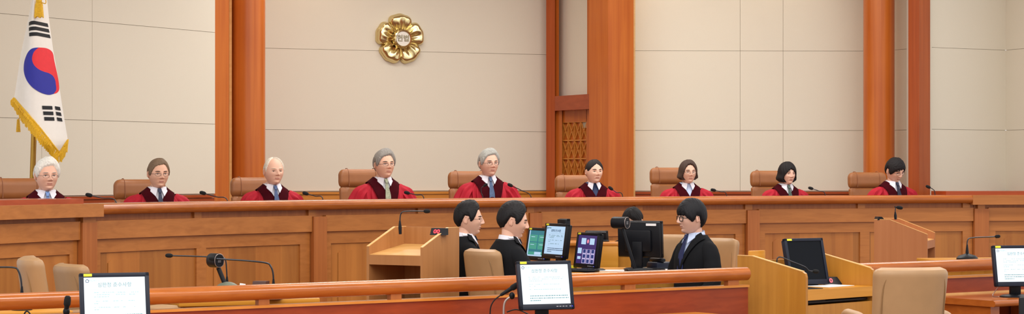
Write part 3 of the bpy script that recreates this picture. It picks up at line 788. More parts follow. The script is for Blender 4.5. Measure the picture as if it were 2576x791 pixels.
def chair_back(t, w, h0, h1, mat, seam, flip=0, d=.10, tilt=8, wing=.05, pillow=.20, pipes=True, slab=False):
    """padded executive back: main pad, rolled top, piping; front faces -y"""
    lean = math.tan(R(tilt)); y0 = .20
    def ring(z, hw, th, y):
        row = []
        for j in range(44):
            a = 2 * PI * j / 44; ca, sa = math.cos(a), math.sin(a)
            x = hw * math.copysign(abs(ca) ** .45, ca); yy = th / 2 * math.copysign(abs(sa) ** .7, sa)
            row.append((x, y + yy - wing * (abs(x) / hw) ** 2.5, z))
        return row
    def pad(za, zb, hwa, hwb, th, r=.035, k=18, bulge=0, cr=.028):
        rows = []
        for i in range(k + 1):
            f = i / k; e = min(f, 1 - f) * (zb - za); q = 1 - (1 - min(1, e / r)) ** 2; q = math.sqrt(max(q, .0))
            hw = hwa + (hwb - hwa) * f - (cr if f > .5 else .02) * (1 - q); tt = max(.012, th * (.30 + .70 * q)) + bulge * math.sin(PI * f)
            rows.append(ring(za + (zb - za) * f, hw, tt, y0 + lean * ((za + zb) / 2 * .0 + (za + (zb - za) * f) - h0)))
        mb = MB(); mb.grid(rows, closed=True); n = 44; k2 = len(rows); o = 0
        mb.f.append(list(range(n))); mb.m.append(0); mb.f.append([(k2 - 1) * n + j for j in range(n)]); mb.m.append(0)
        return mb
    if slab:
        pad(h0, h1, w * .46, w * .5, d * 1.1, .05, 34, cr=.05).build('backrest', mat, t)
        mb = MB()
        for side in (-1, 1):
            pts = []
            for i in range(29):
                a = PI * i / 28; c, s_ = math.cos(a), math.sin(a)
                x = w * .442 * math.copysign(abs(c) ** .3, c) * (.96 + .04 * abs(s_)); z = h0 + .05 + (h1 - h0 - .080) * abs(s_) ** .35
                pts.append((x, y0 + lean * (z - h0) + side * d * .43 - wing * (abs(x) / (w * .5)) ** 2.5, z))
            mb.tube(pts, .004, 6); pp = mb.build('piping', seam, t); mb = MB()
        return
    hp = h1 - pillow
    pad(h0, hp + .015, w * .47, w * .49, d * .85).build('backrest', mat, t)
    pad(hp, h1, w * .5, w * .49, d * 1.15, .06, 26, cr=.055).build('headrest', mat, t)
    if pipes:
        mb = MB()
        for sd in (-1, 1):
            pts = []
            for f in [i / 16 for i in range(17)]:
                z = hp + .01 + (h1 - hp - .004) * f; e = (h1 - z); q = math.sqrt(max(0, 1 - (1 - min(1, e / .06)) ** 2))
                x = sd * w * .5 * .60; pts.append((x, y0 + lean * (z - h0) - d * 1.15 / 2 * (.3 + .7 * q) * .96 - wing * .33, z))
            pts += [(p[0], 2 * (y0 + lean * (p[2] - h0) - wing * .33) - p[1], p[2]) for p in pts[::-1]]
            mb.tube(pts, .0035, 6); mb.build('piping', seam, t); mb = MB()
def exec_chair(label, loc, rz, mat, seam, w=.48, top=1.15, group=None, pillow=.20, tilt=8, d=.10, wing=.05, cat='chair', name='office_chair', arms=True, slab=False):
    t = thing(name, label, cat, loc, rz, group)
    chair_back(t, w, .46, top, mat, seam, tilt=tilt, pillow=pillow, d=d, wing=wing, slab=slab)
    mb = MB(); mb.rbox((0, -.04, .405), (w + .02, .50, .10), .04, seg=4); mb.build('seat', mat, t)
    if arms:
        for sd in (-1, 1):
            mb = MB(); mb.tube(bez([(sd * (w / 2 + .03), .19, .44), (sd * (w / 2 + .045), .16, .62), (sd * (w / 2 + .045), -.02, .655), (sd * (w / 2 + .04), -.18, .63), (sd * (w / 2 + .03), -.20, .42)], 6), [(.022, .028)] * 25, 12); mb.build('armrest', mat, t)
    mb = MB(); mb.lathe([(.035, .08), (.035, .22), (.022, .23), (.022, .36), (.09, .37), (.09, .385)], n=20)
    for k in range(5):
        a = 2 * PI * k / 5; c, s = math.cos(a), math.sin(a)
        mb.tube([(0, 0, .10), (c * .16, s * .16, .085), (c * .28, s * .28, .065)], [.026, .022, .016], 8)
        mb.ell((c * .28, s * .28, .03), (.022, .03, .03), 12, 8)
    mb.build('base', M['plas'], t)
    return t
# ---------------------------------------------------------------- judges, chairs and bench microphones
def tiem(n, h): return plain('necktie_' + n, h, .5, noise=.5, scale=90)
def bench_chair(px_left, px_right, top, z, rz, label):
    pc = (px_left + px_right) / 2; q = P(pc, 0, z); H = HH(top, z) - .35
    return exec_chair(label, (q.x, q.y, .35), R(rz), M['lea'], M['leaseam'], w=.46, top=H, pillow=.17, tilt=4, group='leather chairs behind the bench', d=.11, wing=.04)
JG = 'robed judges seated behind the bench'
#          px, crown, z, ...
person('white-haired judge in glasses and crimson robe with blue tie, beside the flag', 117, 397, 15.25, 1.0, 22, 8, 2, 0, 'short', 'dcd8d0', 'd6a286', glasses='rims', tie=tiem('light_blue', '6a8cc8'), thick=.016, vol=.016, side=1, group=JG, seed=2, brow=hairm('9a9088'))
person('brown-haired judge in glasses and crimson robe with dark striped tie, second from the flag', 398, 397, 16.45, 1.0, 24, 4, 3, 0, 'short', '74604c', 'd29c7c', glasses='rimd', tie=tiem('striped', '26304e'), thick=.009, vol=.008, group=JG, seed=3, brow=hairm('3a2c24'))
person('balding judge with white hair, no glasses and blue patterned tie', 688, 394, 17.35, 1.0, 26, 2, 0, 0, 'bald', 'dcd2c2', 'd8a68a', tie=tiem('blue_dots', '4a5f8c'), thick=.008, vol=.004, group=JG, seed=4, brow=hairm('c4b4a0'))
person('grey-haired judge with swept hair, glasses and pale green tie', 966, 375, 18.2, 1.05, 26, 4, -2, 0, 'short', '8c8882', 'd8a284', glasses='rimd', tie=tiem('pale_green', 'a2aa90'), thick=.014, vol=.016, group=JG, seed=5, brow=hairm('4a423c'), wide=1.08)
person('silver-haired judge in glasses with blue tie and a bent microphone before him', 1229, 374, 18.9, 1.05, 20, 6, 0, 0, 'short', 'a4a49e', 'd6a48a', glasses='rimd', tie=tiem('steel_blue', '4a6288'), thick=.015, vol=.013, group=JG, seed=6, brow=hairm('5a544e'))
person('woman judge with dark hair tied back and navy scarf at her collar', 1494, 400, 19.4, .96, 14, 8, 0, 0, 'tied', '221c1c', 'dcb096', 1, shirt='scarf', thick=.008, vol=.004, group=JG, seed=7)
person('woman judge with short brown bob, glasses and pale blue blouse', 1730, 402, 20.0, .96, 12, 4, 2, 0, 'bob', '45342c', 'd8a88c', 1, glasses='rims', shirt='bshirt', thick=.014, vol=.006, group=JG, seed=8, zend=-.078)
person('woman judge with black chin-length hair and fringe, green patterned tie', 1979, 407, 20.55, .95, 20, 6, 3, 0, 'bobfringe', '181416', 'dcb098', 1, tie=tiem('green_pattern', '4a6058'), thick=.014, vol=.006, group=JG, seed=9, zend=-.09)
person('black-haired judge in glasses looking down, crimson robe, at the right end', 2250, 396, 20.9, 1.03, 24, 8, 24, -4, 'fringe', '1a1618', 'd09c80', glasses='rimd', tie=tiem('dark_navy', '20263e'), thick=.013, vol=.008, group=JG, seed=10)
for a, b, top, z, rz, l in (
    (0, 128, 449, 15.75, 28, 'brown leather chair behind the white-haired judge near the flag'),
    (307, 432, 452, 16.9, 28, 'brown leather chair behind the brown-haired judge in glasses'),
    (599, 722, 447, 17.85, 28, 'brown leather chair behind the balding judge, in front of the column'),
    (869, 990, 426, 18.75, 26, 'brown leather chair behind the judge with the pale green tie'),
    (1143, 1262, 431, 19.4, 24, 'brown leather chair behind the silver-haired judge'),
    (1412, 1528, 441, 19.9, 22, 'brown leather chair behind the woman with tied hair, by the lattice door'),
    (1653, 1762, 422, 20.5, 20, 'brown leather chair behind the woman judge in the pale blue blouse'),
    (1906, 2014, 430, 21.0, 20, 'brown leather chair behind the woman judge with black fringe'),
    (2150, 2262, 434, 21.35, 20, 'brown leather chair behind the judge looking down at the right end')):
    bench_chair(a, b, top, z, rz, l)

def gooseneck(label, pts, z, base_z=None, head=.045, hr=.013, r=.0045, handle=None, base=None, group=None, dz=None, hang=.0):
    """pts: picture positions base -> head at distance z (dz: how much nearer the head end is)"""
    n = len(pts); dz = dz or 0
    W = [P(px, py, z - dz * i / (n - 1)) for i, (px, py) in enumerate(pts)]
    foot = W[0].copy()
    if base_z is not None: foot.z = base_z
    t = thing('microphone', label, 'microphone', foot, 0, group)
    L = [w - foot for w in W]
    if base_z is not None and L[0].z > .01: L = [Vector((0, 0, 0))] + L
    path = bez(L, 6)
    hd = (path[-1] - path[-2]).normalized()
    mb = MB(); mb.tube(path, r, 8); mb.build('stem', M['steel'], t)
    a = path[-1] - hd * .005
    mb = MB(); mb.tube([a, a + hd * head * .08, a + hd * head * .3, a + hd * head * .7, a + hd * head * .93, a + hd * head], [r, hr * .7, hr, hr, hr * .7, hr * .25], 14); mb.build('windscreen', M['foam'], t)
    if handle:
        mb = MB(); mb.tube([L[0], L[0] + (L[1] - L[0]).normalized() * handle * .5, L[0] + (L[1] - L[0]).normalized() * handle], [.011, .013, .006], 12); mb.build('handle', M['plas'], t)
    if base:
        mb = MB(); mb.lathe([(base, 0), (base, .012), (base * .8, .03), (.02, .045), (.012, .05)], n=28); mb.build('base', M['plas'], t)
    return t
BM = 'thin microphones along the top of the bench'
def bmic(a, m, b, z, lab, **k):
    gooseneck(lab, [(b[0], b[1]), m, a], z, base_z=1.10, head=.055, hr=.0155, r=.0042, base=.045, group=BM, **k)
bmic((231, 493), (258, 499), (292, 508), BZ(292) + .12, 'bench microphone between the white-haired and brown-haired judges')
bmic((517, 488), (545, 496), (572, 505), BZ(560) + .12, 'bench microphone between the brown-haired and the balding judge')
bmic((775, 489), (793, 494), (812, 501), BZ(812) + .12, 'bench microphone to the right of the balding judge')
bmic((1030, 487), (1047, 491), (1066, 498), BZ(1066) + .12, 'bench microphone at the right sleeve of the judge with pale green tie')
bmic((1289, 469), (1312, 480), (1336, 496), BZ(1330) + .12, 'bench microphone to the right of the silver-haired judge')
bmic((1541, 478), (1551, 485), (1566, 492), BZ(1560) + .12, 'bench microphone beside the woman judge with tied hair')
bmic((1800, 480), (1812, 483), (1828, 491), BZ(1820) + .12, 'bench microphone right of the woman in the pale blue blouse')
bmic((2045, 476), (2060, 481), (2076, 490), BZ(2070) + .12, 'bench microphone right of the woman judge with black fringe')
bmic((2340, 473), (2347, 477), (2352, 488), BZ(2350) + .12, 'bench microphone at the far right end in front of the red pilaster')
gooseneck('slim curved microphone directly in front of the silver-haired judge', [(1215, 500), (1211, 486), (1211, 474), (1217, 469)], BZ(1212) + .12, base_z=1.10, head=.045, hr=.013, r=.0036, base=.045)

# ---------------------------------------------------------------- flag and emblem
def flag():
    z0 = 16.9
    t = thing('national_flag', 'white flag with red and blue circle, black bars and golden fringe on a brass pole', 'flag', P(71, 0, z0 + .22)); t.location.z = .35
    org = Vector(t.location)
    def fold(px, py):
        xl, xr = edge(py); f = (px - xl) / max(1, xr - xl)
        return .035 * math.sin(f * PI * 2.2 + 1.2 + py * .002) + .05 * f * f - .10 * math.sin(PI * min(1, max(0, f)))
    def edge(py):
        xl = interp([(-150, 106), (-60, 97), (0, 78), (60, 66), (130, 51), (247, 33)], py); xr = interp([(-150, 112), (-60, 111), (0, 113), (50, 118), (122, 128), (190, 140), (270, 152), (352, 166), (366, 164), (385, 148)], py)
        return xl, xr
    def lowedge(px): return interp([(33, 247), (75, 283), (110, 325), (146, 384), (156, 370), (167, 352)], px)
    def W(px, py, lift=0):
        p = P(px, py, z0); p.y += fold(px, py) - lift; return p - org
    mb = MB(); rows = []
    for i in range(121):
        py = -150 + 535 * i / 120; xl, xr = edge(min(py, 384)); row = []
        for j in range(31):
            f = j / 30
            if py > 247: xl2 = interp([(247, 33), (283, 75), (325, 110), (384, 146)], py)
            else: xl2 = xl
            row.append(W(xl2 + (xr - xl2) * f, py))
        rows.append(row)
    mb.grid(rows)
    def patch(poly, mi, sm=False):
        if sm:
            n_ = len(poly); q = [Vector((a, b, 0)) for a, b in poly]; q = q + q[:3]; q = bez(q, 4)[4:4 + 4 * n_]; poly = [(v.x, v.y) for v in q]
        bm = bmesh.new(); vs = [bm.verts.new((x, 0, y)) for x, y in poly]; bm.faces.new(vs)
        x0 = min(p[0] for p in poly); x1 = max(p[0] for p in poly); y0 = min(p[1] for p in poly); y1 = max(p[1] for p in poly)
        for k in range(int(x0 // 4) + 1, int(x1 // 4) + 1): bmesh.ops.bisect_plane(bm, geom=bm.verts[:] + bm.edges[:] + bm.faces[:], plane_co=(k * 4, 0, 0), plane_no=(1, 0, 0))
        for k in range(int(y0 // 12) + 1, int(y1 // 12) + 1): bmesh.ops.bisect_plane(bm, geom=bm.verts[:] + bm.edges[:] + bm.faces[:], plane_co=(0, 0, k * 12), plane_no=(0, 0, 1))
        bmesh.ops.triangulate(bm, faces=bm.faces[:])
        bm.verts.index_update(); mb.mi = mi
        mb.add([W(v.co.x, v.co.z, .006) for v in bm.verts], [[v.index for v in f.verts] for f in bm.faces]); bm.free(); mb.mi = 0
    def sb(p): return [(v.x, v.y) for v in bez([Vector((a, b, 0)) for a, b in p], 4)]
    S = [(103, 121), (94, 133), (90, 147), (91, 158), (96, 168), (104, 176), (113, 181), (122, 184), (130, 190), (135, 200), (137, 212), (138, 226), (133, 236)]
    S = sb(S)
    patch(S[:-1] + sb([(133, 236), (124, 239), (112, 236), (100, 229), (88, 219), (77, 206), (68, 190), (64, 175), (65, 158), (71, 144), (80, 132), (91, 124), (103, 121)])[:-1], 2)
    patch(S[:-1] + sb([(133, 236), (140, 233), (144, 226), (144, 215), (142, 200), (138, 180), (132, 152), (129, 135), (124, 126), (115, 121), (103, 121)])[:-1], 1)
    for k in range(3):
        y = 57 + 14 * k; x = 75 + 2.4 * k
        patch([(x, y), (x + 20, y - 2), (x + 41, y + 1), (x + 43, y + 10), (x + 21, y + 7), (x + 1.5, y + 9)], 3)
        y = 267 + 14 * k; x = 111 + 2.3 * k
        patch([(x, y), (x + 20, y), (x + 21, y + 9), (x + 1, y + 9)], 3); patch([(x + 25, y), (x + 36, y + 2), (x + 38, y + 11), (x + 27, y + 9)], 3)
    cloth = mb.build('cloth', [M['white'], M['red'], M['blue'], M['black']], t, fix=False)
    # fringe: slanting braid and hanging strands along the lower edge
    fr = MB(); rnd = random.Random(3); n = 62
    path = [(33, 247), (50, 262), (75, 284), (95, 306), (112, 329), (130, 357), (146, 385), (156, 370), (167, 352)]
    tt = []
    for i in range(n + 1):
        f = i / n * (len(path) - 1); k = min(int(f), len(path) - 2); u = f - k
        tt.append((path[k][0] + (path[k + 1][0] - path[k][0]) * u, path[k][1] + (path[k + 1][1] - path[k][1]) * u))
    for i, (x, y) in enumerate(tt):
        for q in range(2):
            xx = x + rnd.uniform(-1, 1) + q; L = 24 + rnd.uniform(-2, 5); L *= .55 + .45 * min(1, i / 14)
            sl = -6 if x < 148 else -2
            fr.tube([W(xx, y - 1, .008), W(xx + sl * .6, y + L * .35, .022), W(xx + sl, y + L * .5, .018), W(xx + sl, y + L + 4, .012)], [.0045, .0065, .006, .0045], 5)
    fr.tube([W(x, y, .01) for x, y in tt], .008, 6)
    fr.build('fringe', M['fringe'], t)
    # pole, finial and tassels
    pole = MB(); a = P(71, 520, z0 + .22) - org; a.z = .02; b = P(101, -150, z0 + .10) - org
    pole.tube([a, b], .024, 16); pole.build('pole', M['brass'], t)
    MB().lathe([(.16, 0), (.16, .02), (.12, .04), (.035, .06), (.03, .10)], n=28).build('pole_base', M['brass'], t)
    MB().lathe([(.005, 0), (.03, .02), (.045, .06), (.03, .10), (.004, .12)], (b.x, b.y, b.z), n=16).build('finial', M['gold2'], t)
    ts = MB(); 
    for i in range(26):
        a0 = i / 26 * 2 * PI; c, s = math.cos(a0), math.sin(a0)
        p = P(98, 6, z0 - .13) - org
        ts.tube([p + Vector((c * .010, s * .01, .02)), p + Vector((c * .028, s * .02, -.02)), p + Vector((c * .036, s * .025, -.125 + .006 * math.sin(i * 5)))], .0055, 5)
    p = P(98, 3, z0 - .13) - org
    ts.ell(p, (.026, .026, .022)); ts.tube(bez([p, p + Vector((.05, 0, .02)), p + Vector((.055, 0, -.02)), p + Vector((.01, -.01, -.005))], 6), .004, 6)
    ts.tube([p, P(100, -60, z0 - .1) - org], .006, 6)
    ts.build('tassel', M['fringe'], t)
    t2 = MB(); p = P(46, 318, z0 + .18) - org
    for i in range(14):
        a0 = i / 14 * 2 * PI; t2.tube([p + Vector((math.cos(a0) * .008, math.sin(a0) * .008, .06)), p + Vector((math.cos(a0) * .016, math.sin(a0) * .016, -.05))], .004, 5)
    t2.tube([p + Vector((0, 0, .05)), p + Vector((.06, -.05, .16))], .004, 6)
    t2.build('tassel', M['fringe'], t)
flag()
def emblem():
    q = P(1005, 98, 23.62)
    A = P(660, 0, 23.1); B = P(1378, 0, 24.4); ang = math.atan2(B.y - A.y, B.x - A.x)
    f = (q.x - A.x) / (B.x - A.x); q.y = A.y + (B.y - A.y) * f - .02
    t = thing('wall_emblem', 'gold five-petal flower emblem with white centre disc on the wall above the judges', 'emblem', q, ang)
    S = .30
    def layer(rs, y0, dome, name, mat):
        mb = MB(); rows = []; na = 240
        prof = [0.0, .15, .28, .4, .5, .6, .7, .78, .85, .91, .95, .98, 1.0]
        for k, u in enumerate(prof):
            row = []
            for j in range(na):
                a = 2 * PI * j / na; b = (a - PI / 2) / (2 * PI / 5); fr = (b - round(b)) * 2     # -1..1 across a petal
                ed = .86 + .16 * (1 - abs(fr) ** 3.2) - .09 * abs(fr) ** 14 + .012 * math.cos(fr * PI * 3)
                rr = rs * S * ed * u
                d = dome * smooth(.15, .78, u) * (1 - .6 * smooth(.86, 1, u)) * (1 - .75 * abs(fr) ** 5) + .012 * g1(fr - .35 * math.sin(u * 3), .16) * math.sin(PI * u) - .014 * g1(fr + .2, .2) * math.sin(PI * u)
                d += .010 * g1(u - .93, .035)
                if u >= 1: d = 0
                row.append((rr * math.cos(a), -(y0 + max(d, 0)), rr * math.sin(a)))
            rows.append(row)
        rows.append([(v[0], .02 - 0, v[2]) for v in rows[-1]])
        mb.grid(rows, closed=True); return mb.build(name, mat, t, auto=70)
    layer(1.0, .0, .045, 'back_petals', M['gold2']); layer(.955, .035, .055, 'petals', M['gold2'])
    mb = MB(); n = 15
    for k in range(n):
        a = PI / 2 + 2 * PI * k / n; w = .014; L = .205 if k % 3 == 0 else .175
        c, s = math.cos(a), math.sin(a); w = .016; r0 = .105
        base = [Vector((c * r0 - s * w, -.115, s * r0 + c * w)), Vector((c * r0 + s * w, -.115, s * r0 - c * w)), Vector((c * r0, -.150, s * r0)), Vector((c * L, -.138, s * L)), Vector((c * r0, -.09, s * r0))]
        mb.add(base, [(0, 2, 3), (2, 1, 3), (1, 4, 3), (4, 0, 3), (0, 4, 1, 2)])
    mb.build('rays', M['gold2'], t, smooth=False)
    mb = MB(); rows = []
    for r, y in ((.088, -.06), (.088, -.136), (.095, -.142), (.108, -.136), (.116, -.12), (.116, -.06)): rows.append([(r * math.cos(2 * PI * j / 64), y, r * math.sin(2 * PI * j / 64)) for j in range(64)])
    mb.grid(rows, closed=True); mb.build('centre_ring', M['gold2'], t)
    mb = MB(); mb.prism([Vector((.092 * math.cos(2 * PI * j / 48), -.08, .092 * math.sin(2 * PI * j / 48))) for j in range(48)], (0, -.046, 0)); d = mb.build('centre_disc', M['disc'], t, smooth=False)
    textmesh('letters', '헌법', .085, M['greyg'], t, (0, -.128, 0), ext=.004, bold=.0015)
emblem()

# ---------------------------------------------------------------- monitors
def monitor(label, loc, rz, w=.34, h=.29, tilt=6, base_z=None, content='notice', lift=.10, group=None, cat='monitor', bez_=.022, neck=True, mat='plas2', sticker=True, square=True):
    """origin at the foot of the stand; screen centre height = lift + h/2; faces -y"""
    t = thing('monitor', label, cat, loc, rz, group)
    T = Matrix.Translation((0, 0, lift + h / 2)) @ Euler((R(-tilt), 0, 0)).to_matrix().to_4x4()
    def put(o): o.matrix_local = T; return o
    mb = MB(); b = bez_; bb = b * 1.55
    for c, d in (((0, 0, h / 2 - b / 2), (w, .03, b)), ((0, 0, -h / 2 + bb / 2), (w, .03, bb)), ((-w / 2 + b / 2, 0, 0), (b, .03, h)), ((w / 2 - b / 2, 0, 0), (b, .03, h))): mb.rbox(c, d, .004)
    mb.rbox((0, .022, 0), (w * .97, .03, h * .96), .008); mb.rbox((0, .045, -.01), (w * .6, .035, h * .6), .012)
    put(mb.build('housing', M[mat], t))
    sw, sh = w - 2 * b, h - b - bb; sc = (bb - b) / 2
    smat = {'notice': M['scr'], 'notice2': M['scr2'], 'tiles': M['teal'], 'purple': M['purp'], 'off': M['scr_off']}[content]
    mb = MB(); mb.box((0, 0, sc), (sw, .016, sh)); s = put(mb.build('screen', smat, t, smooth=False))
    def rect(mb, x, z, ww, hh, y=-.0088): mb.box((x, y, z), (ww, .0008, hh))
    if content in ('notice', 'notice2'):
        k = 'inkd' if content == 'notice2' else 'ink'; kf = 'ink' if content == 'notice2' else 'inkf'
        textmesh('screen_title', '심판정 준수사항', sh * .105, M[k], s, (0, -.0088, sc + sh * .335))
        textmesh('screen_heading', '헌법재판소', sh * .05, M[kf], s, (-sw * .33, -.0088, sc + sh * .43))
        mb = MB(); c0 = Vector((-sw * .445, -.0088, sc + sh * .425))
        pts = [c0 + Vector((math.sin(a) * sh * .036, 0, math.cos(a) * sh * .036)) for a in [2 * PI * i / 5 for i in range(6)]]
        mb.tube(pts, .0016, 6); mb.build('screen_logo', M['inkd'], s)
        mb = MB(); rect(mb, .01 * sw, sc + sh * .245, sw * .88, .0008); rnd = random.Random(len(label))
        rows_ = [(.18, .86, 0), (.135, .86, 0), (.09, .30, 0), (.0, .80, 0), (-.05, .12, 0), (-.13, .78, 0), (-.18, .06, 0)]
        for zz, ln, _ in rows_:
            x = -sw * .34
            while x < -sw * .34 + sw * .84 * ln:
                ww = rnd.uniform(.004, .014); 
                if rnd.random() < .8: rect(mb, x + ww / 2, sc + sh * zz, ww, sh * .016)
                x += ww + rnd.uniform(.002, .005)
        mb.build('screen_text', M[kf], s, smooth=False)
        mb = MB()
        for zz, ln in ((-.29, .9), (-.35, .92), (-.41, .25)):
            x = -sw * .34
            while x < -sw * .34 + sw * .86 * ln:
                ww = rnd.uniform(.004, .012); rect(mb, x + ww / 2, sc + sh * zz, ww, sh * .024); x += ww + rnd.uniform(.002, .005)
        mb.build('screen_text', M[k], s, smooth=False)
    if content == 'tiles':
        mb = MB(); 
        for i in range(2):
            for j in range(2): rect(mb, (-.24 + .48 * i) * sw, sc + (.20 - .30 * j) * sh, sw * .42, sh * .26)
        rect(mb, 0, sc - sh * .385, sw * .9, sh * .11); mb.build('screen_tiles', M['tgrn'], s, smooth=False)
        mb = MB(); rect(mb, .08 * sw, sc - sh * .385, sw * .36, sh * .11, -.0095); rect(mb, 0, sc - sh * .475, sw, sh * .05); rect(mb, -.475 * sw, sc, sw * .05, sh)
        for i in range(2):
            for j in range(2): rect(mb, (-.27 + .48 * i) * sw, sc + (.25 - .30 * j) * sh, sw * .2, sh * .02, -.0095)
        mb.build('screen_text', M['scr2'], s, smooth=False)
    if content == 'purple':
        mb = MB()
        for x in (-.2, .24): rect(mb, x * sw, sc + .29 * sh, sw * .24, sh * .22)
        rect(mb, -.36 * sw, sc - .05 * sh, sw * .2, sh * .20); rect(mb, -.36 * sw, sc - .30 * sh, sw * .17, sh * .10); mb.build('screen_text', M['scr2'], s, smooth=False)
        mb = MB()
        for i in range(3): rect(mb, (-.10 + .22 * i) * sw, sc - .24 * sh, sw * .19, sh * .50)
        mb.build('screen_columns', M['lilac'], s, smooth=False)
        mb = MB()
        for i in range(3):
            for j in range(3): rect(mb, (-.10 + .22 * i) * sw, sc + (-.06 - .175 * j) * sh, sw * .13, sh * .125, -.0095)
        mb.build('screen_text', M['navy'], s, smooth=False)
        mb = MB(); mb.ell((.02 * sw, -.0085, sc + .29 * sh), (sw * .05, .0012, sh * .07)); mb.build('screen_badge', M['pink'], s)
    if sticker:
        mb = MB(); mb.box((-w / 2 + .042, -.0158, h / 2 - b * .5), (.042, .001, b * .62)); put(mb.build('sticker', M['sticker'], t, smooth=False))
    if content != 'off':
        mb = MB()
        for k in range(5): mb.box((w * (.18 + .055 * k + (.02 if k == 4 else 0)), -.0157, -h / 2 + bb * .5), (w * .035, .001, .003))
        put(mb.build('buttons', M['btn'], t, smooth=False))
        mb = MB(); mb.box((w * .455, -.0157, -h / 2 + bb * .5), (.005, .001, .005)); put(mb.build('power_light', M['ledb'], t, smooth=False))
    mb = MB(); mb.rbox((0, .055, (lift + h * .4) / 2 + .01), (.085, .03, lift + h * .4), .008); mb.build('stand_neck', M['plas'], t)
    mb = MB(); mb.lathe([(.12, 0), (.12, .008), (.10, .016), (.03, .022)], (0, .04, 0), 32, 1, .8); mb.build('stand_base', M['plas'], t)
    return t
def at_monitor(label, pc, ptop, pbot, z, rz, base_h, **k):
    """screen spans ptop..pbot rows at distance z; foot on a surface at base_h"""
    h = (pbot - ptop) * z / F; q = P(pc, ptop, z)
    tl = k.get('tilt', 6)
    return monitor(label, (q.x, q.y, base_h), rz, h=h, lift=q.z - h - base_h, **k)
# shelf along the court rail on the public side
sh = MB(); band(sh, -60, 1745, .02, .36, .588, .612, pf=RP, nf=RN); ledge = sh.build('rail_shelf', M['gold'], smooth=False)
tag(ledge, 'narrow wooden shelf fixed along the near side of the long rail', 'shelf')
at_monitor('monitor with white notice on screen at the left, in front of the rail', 289, 687, 836, 10.1, R(20), .612, w=.352, tilt=13)
at_monitor('monitor with white notice on screen at the centre, in front of the rail', 1371, 657, 781, 11.95, R(20), .612, w=.350, tilt=13)

# ---------------------------------------------------------------- lecterns
def lectern(label, loc, rz, w, d, hf, hb, mat, top, open_back=True, th=.022):
    """user stands at -y; +y is the high front"""
    t = thing('lectern', label, 'lectern', loc, rz)
    fl = .06
    for sd in (-1, 1):
        x = sd * (w / 2 - th / 2) - th / 2
        mb = MB(); mb.prism([Vector((x, -d / 2, 0)), Vector((x, d / 2, 0)), Vector((x, d / 2, hb)), Vector((x, d / 2 - .14, hb)), Vector((x, -d / 2, hf))], (th, 0, 0)); mb.build('side_panel', mat, t, smooth=False)
        mb = MB(); mb.prism([Vector((x, d / 2, hb)), Vector((x, d / 2 - .14, hb)), Vector((x, -d / 2, hf)), Vector((x, -d / 2, hf + .004)), Vector((x, d / 2 - .14, hb + .004)), Vector((x, d / 2, hb + .004))], (th, 0, 0)); mb.build('edge_band', M['edge'], t, smooth=False)
    mb = MB(); mb.box((0, d / 2 - th / 2, hb / 2), (w - 2 * th, th, hb)); mb.build('front_panel', mat, t, smooth=False)
    mb = MB(); a = Vector((-w / 2 + th, -d / 2 + .01, hf - .075)); b = Vector((-w / 2 + th, d / 2 - th, hb - .145))
    mb.prism([a, b, b + Vector((0, 0, .018)), a + Vector((0, 0, .018))], (w - 2 * th, 0, 0)); mb.build('writing_top', top, t, smooth=False)
    mb = MB(); mb.box((0, -d / 2 + .011, hf - .095), (w - 2 * th, .02, .07)); mb.build('apron', mat, t, smooth=False)
    for zz in (hf - .42, .12): MB().box((0, 0, zz), (w - 2 * th, d - .06, .02)).build('shelf', mat, t, smooth=False)
    mb = MB(); mb.box((-w / 2 - .006 + .0, 0, .04), (.012, d, .08)); mb.build('plinth', mat, t, smooth=False)
    return t
def ctr(px, z, dx, dy, rz):     # world point for local offset (dx,dy) to sit at px, z
    q = P(px, HY, z); c, s = math.cos(rz), math.sin(rz)
    return (q.x - (dx * c - dy * s), q.y - (dx * s + dy * c), 0)
r1 = R(-31); w1, d1 = .49, .48
l1 = ctr(1064, 14.15, w1 / 2, -d1 / 2, r1)
lectern('wooden lectern with open back and pale slanted top, left of the clerks in suits', l1, r1, w1, d1, 1.015, 1.148, M['lect'], M['lectp'])
r2 = R(71); w2, d2 = .56, .475
l2 = ctr(2333, 17.8, -w2 / 2, -d2 / 2, r2)
lectern('wooden lectern seen from its side, right of centre before the bench', l2, r2, w2, d2, .995, 1.125, M['lectg'], M['lectp'])
def timer(label, q, rz, txt, size=.1, tilt=25):
    t = thing('digital_timer', label, 'timer', q, rz)
    mb = MB(); mb.prism([Vector((-size * .9, -.03, 0)), Vector((-size * .9, .04, 0)), Vector((-size * .9, .04, size * .75)), Vector((-size * .9, .01, size * .75))], (size * 1.8, 0, 0)); mb.build('case', M['plas'], t, smooth=False)
    a = math.atan2(.04, size * .75)
    textmesh('digits', txt, size * .72, M['led'], t, (-size * .2, -.012 - .001, size * .38), rot=(R(90) - a, 0, 0), bold=.001)
    return t
q = P(1104, 592, 14.38); timer('black timer with red 00 digits on the left lectern', (q.x, q.y, q.z), R(-14), '00', .066)
gooseneck('gooseneck microphone on the left lectern', [(1007, 590), (1006, 560), (1010, 536), (1030, 532), (1067, 532)], 14.6, head=.05, hr=.014, handle=.10)
q = P(2214, 554, 18.0); t = thing('digital_timer', 'small black timer box seen from behind on top of the right lectern', 'timer', (q.x, q.y, q.z), R(95))
MB().prism([Vector((-.06, -.03, 0)), Vector((-.06, .04, 0)), Vector((-.06, .03, .03)), Vector((-.06, 0, .03))], (.12, 0, 0)).build('case', M['plas'], t, smooth=False)
gooseneck('gooseneck microphone on the right lectern pointing right', [(2253, 553), (2252, 533), (2253, 522), (2250, 521), (2256, 522)], 17.9, head=.06, hr=.016, handle=.07)

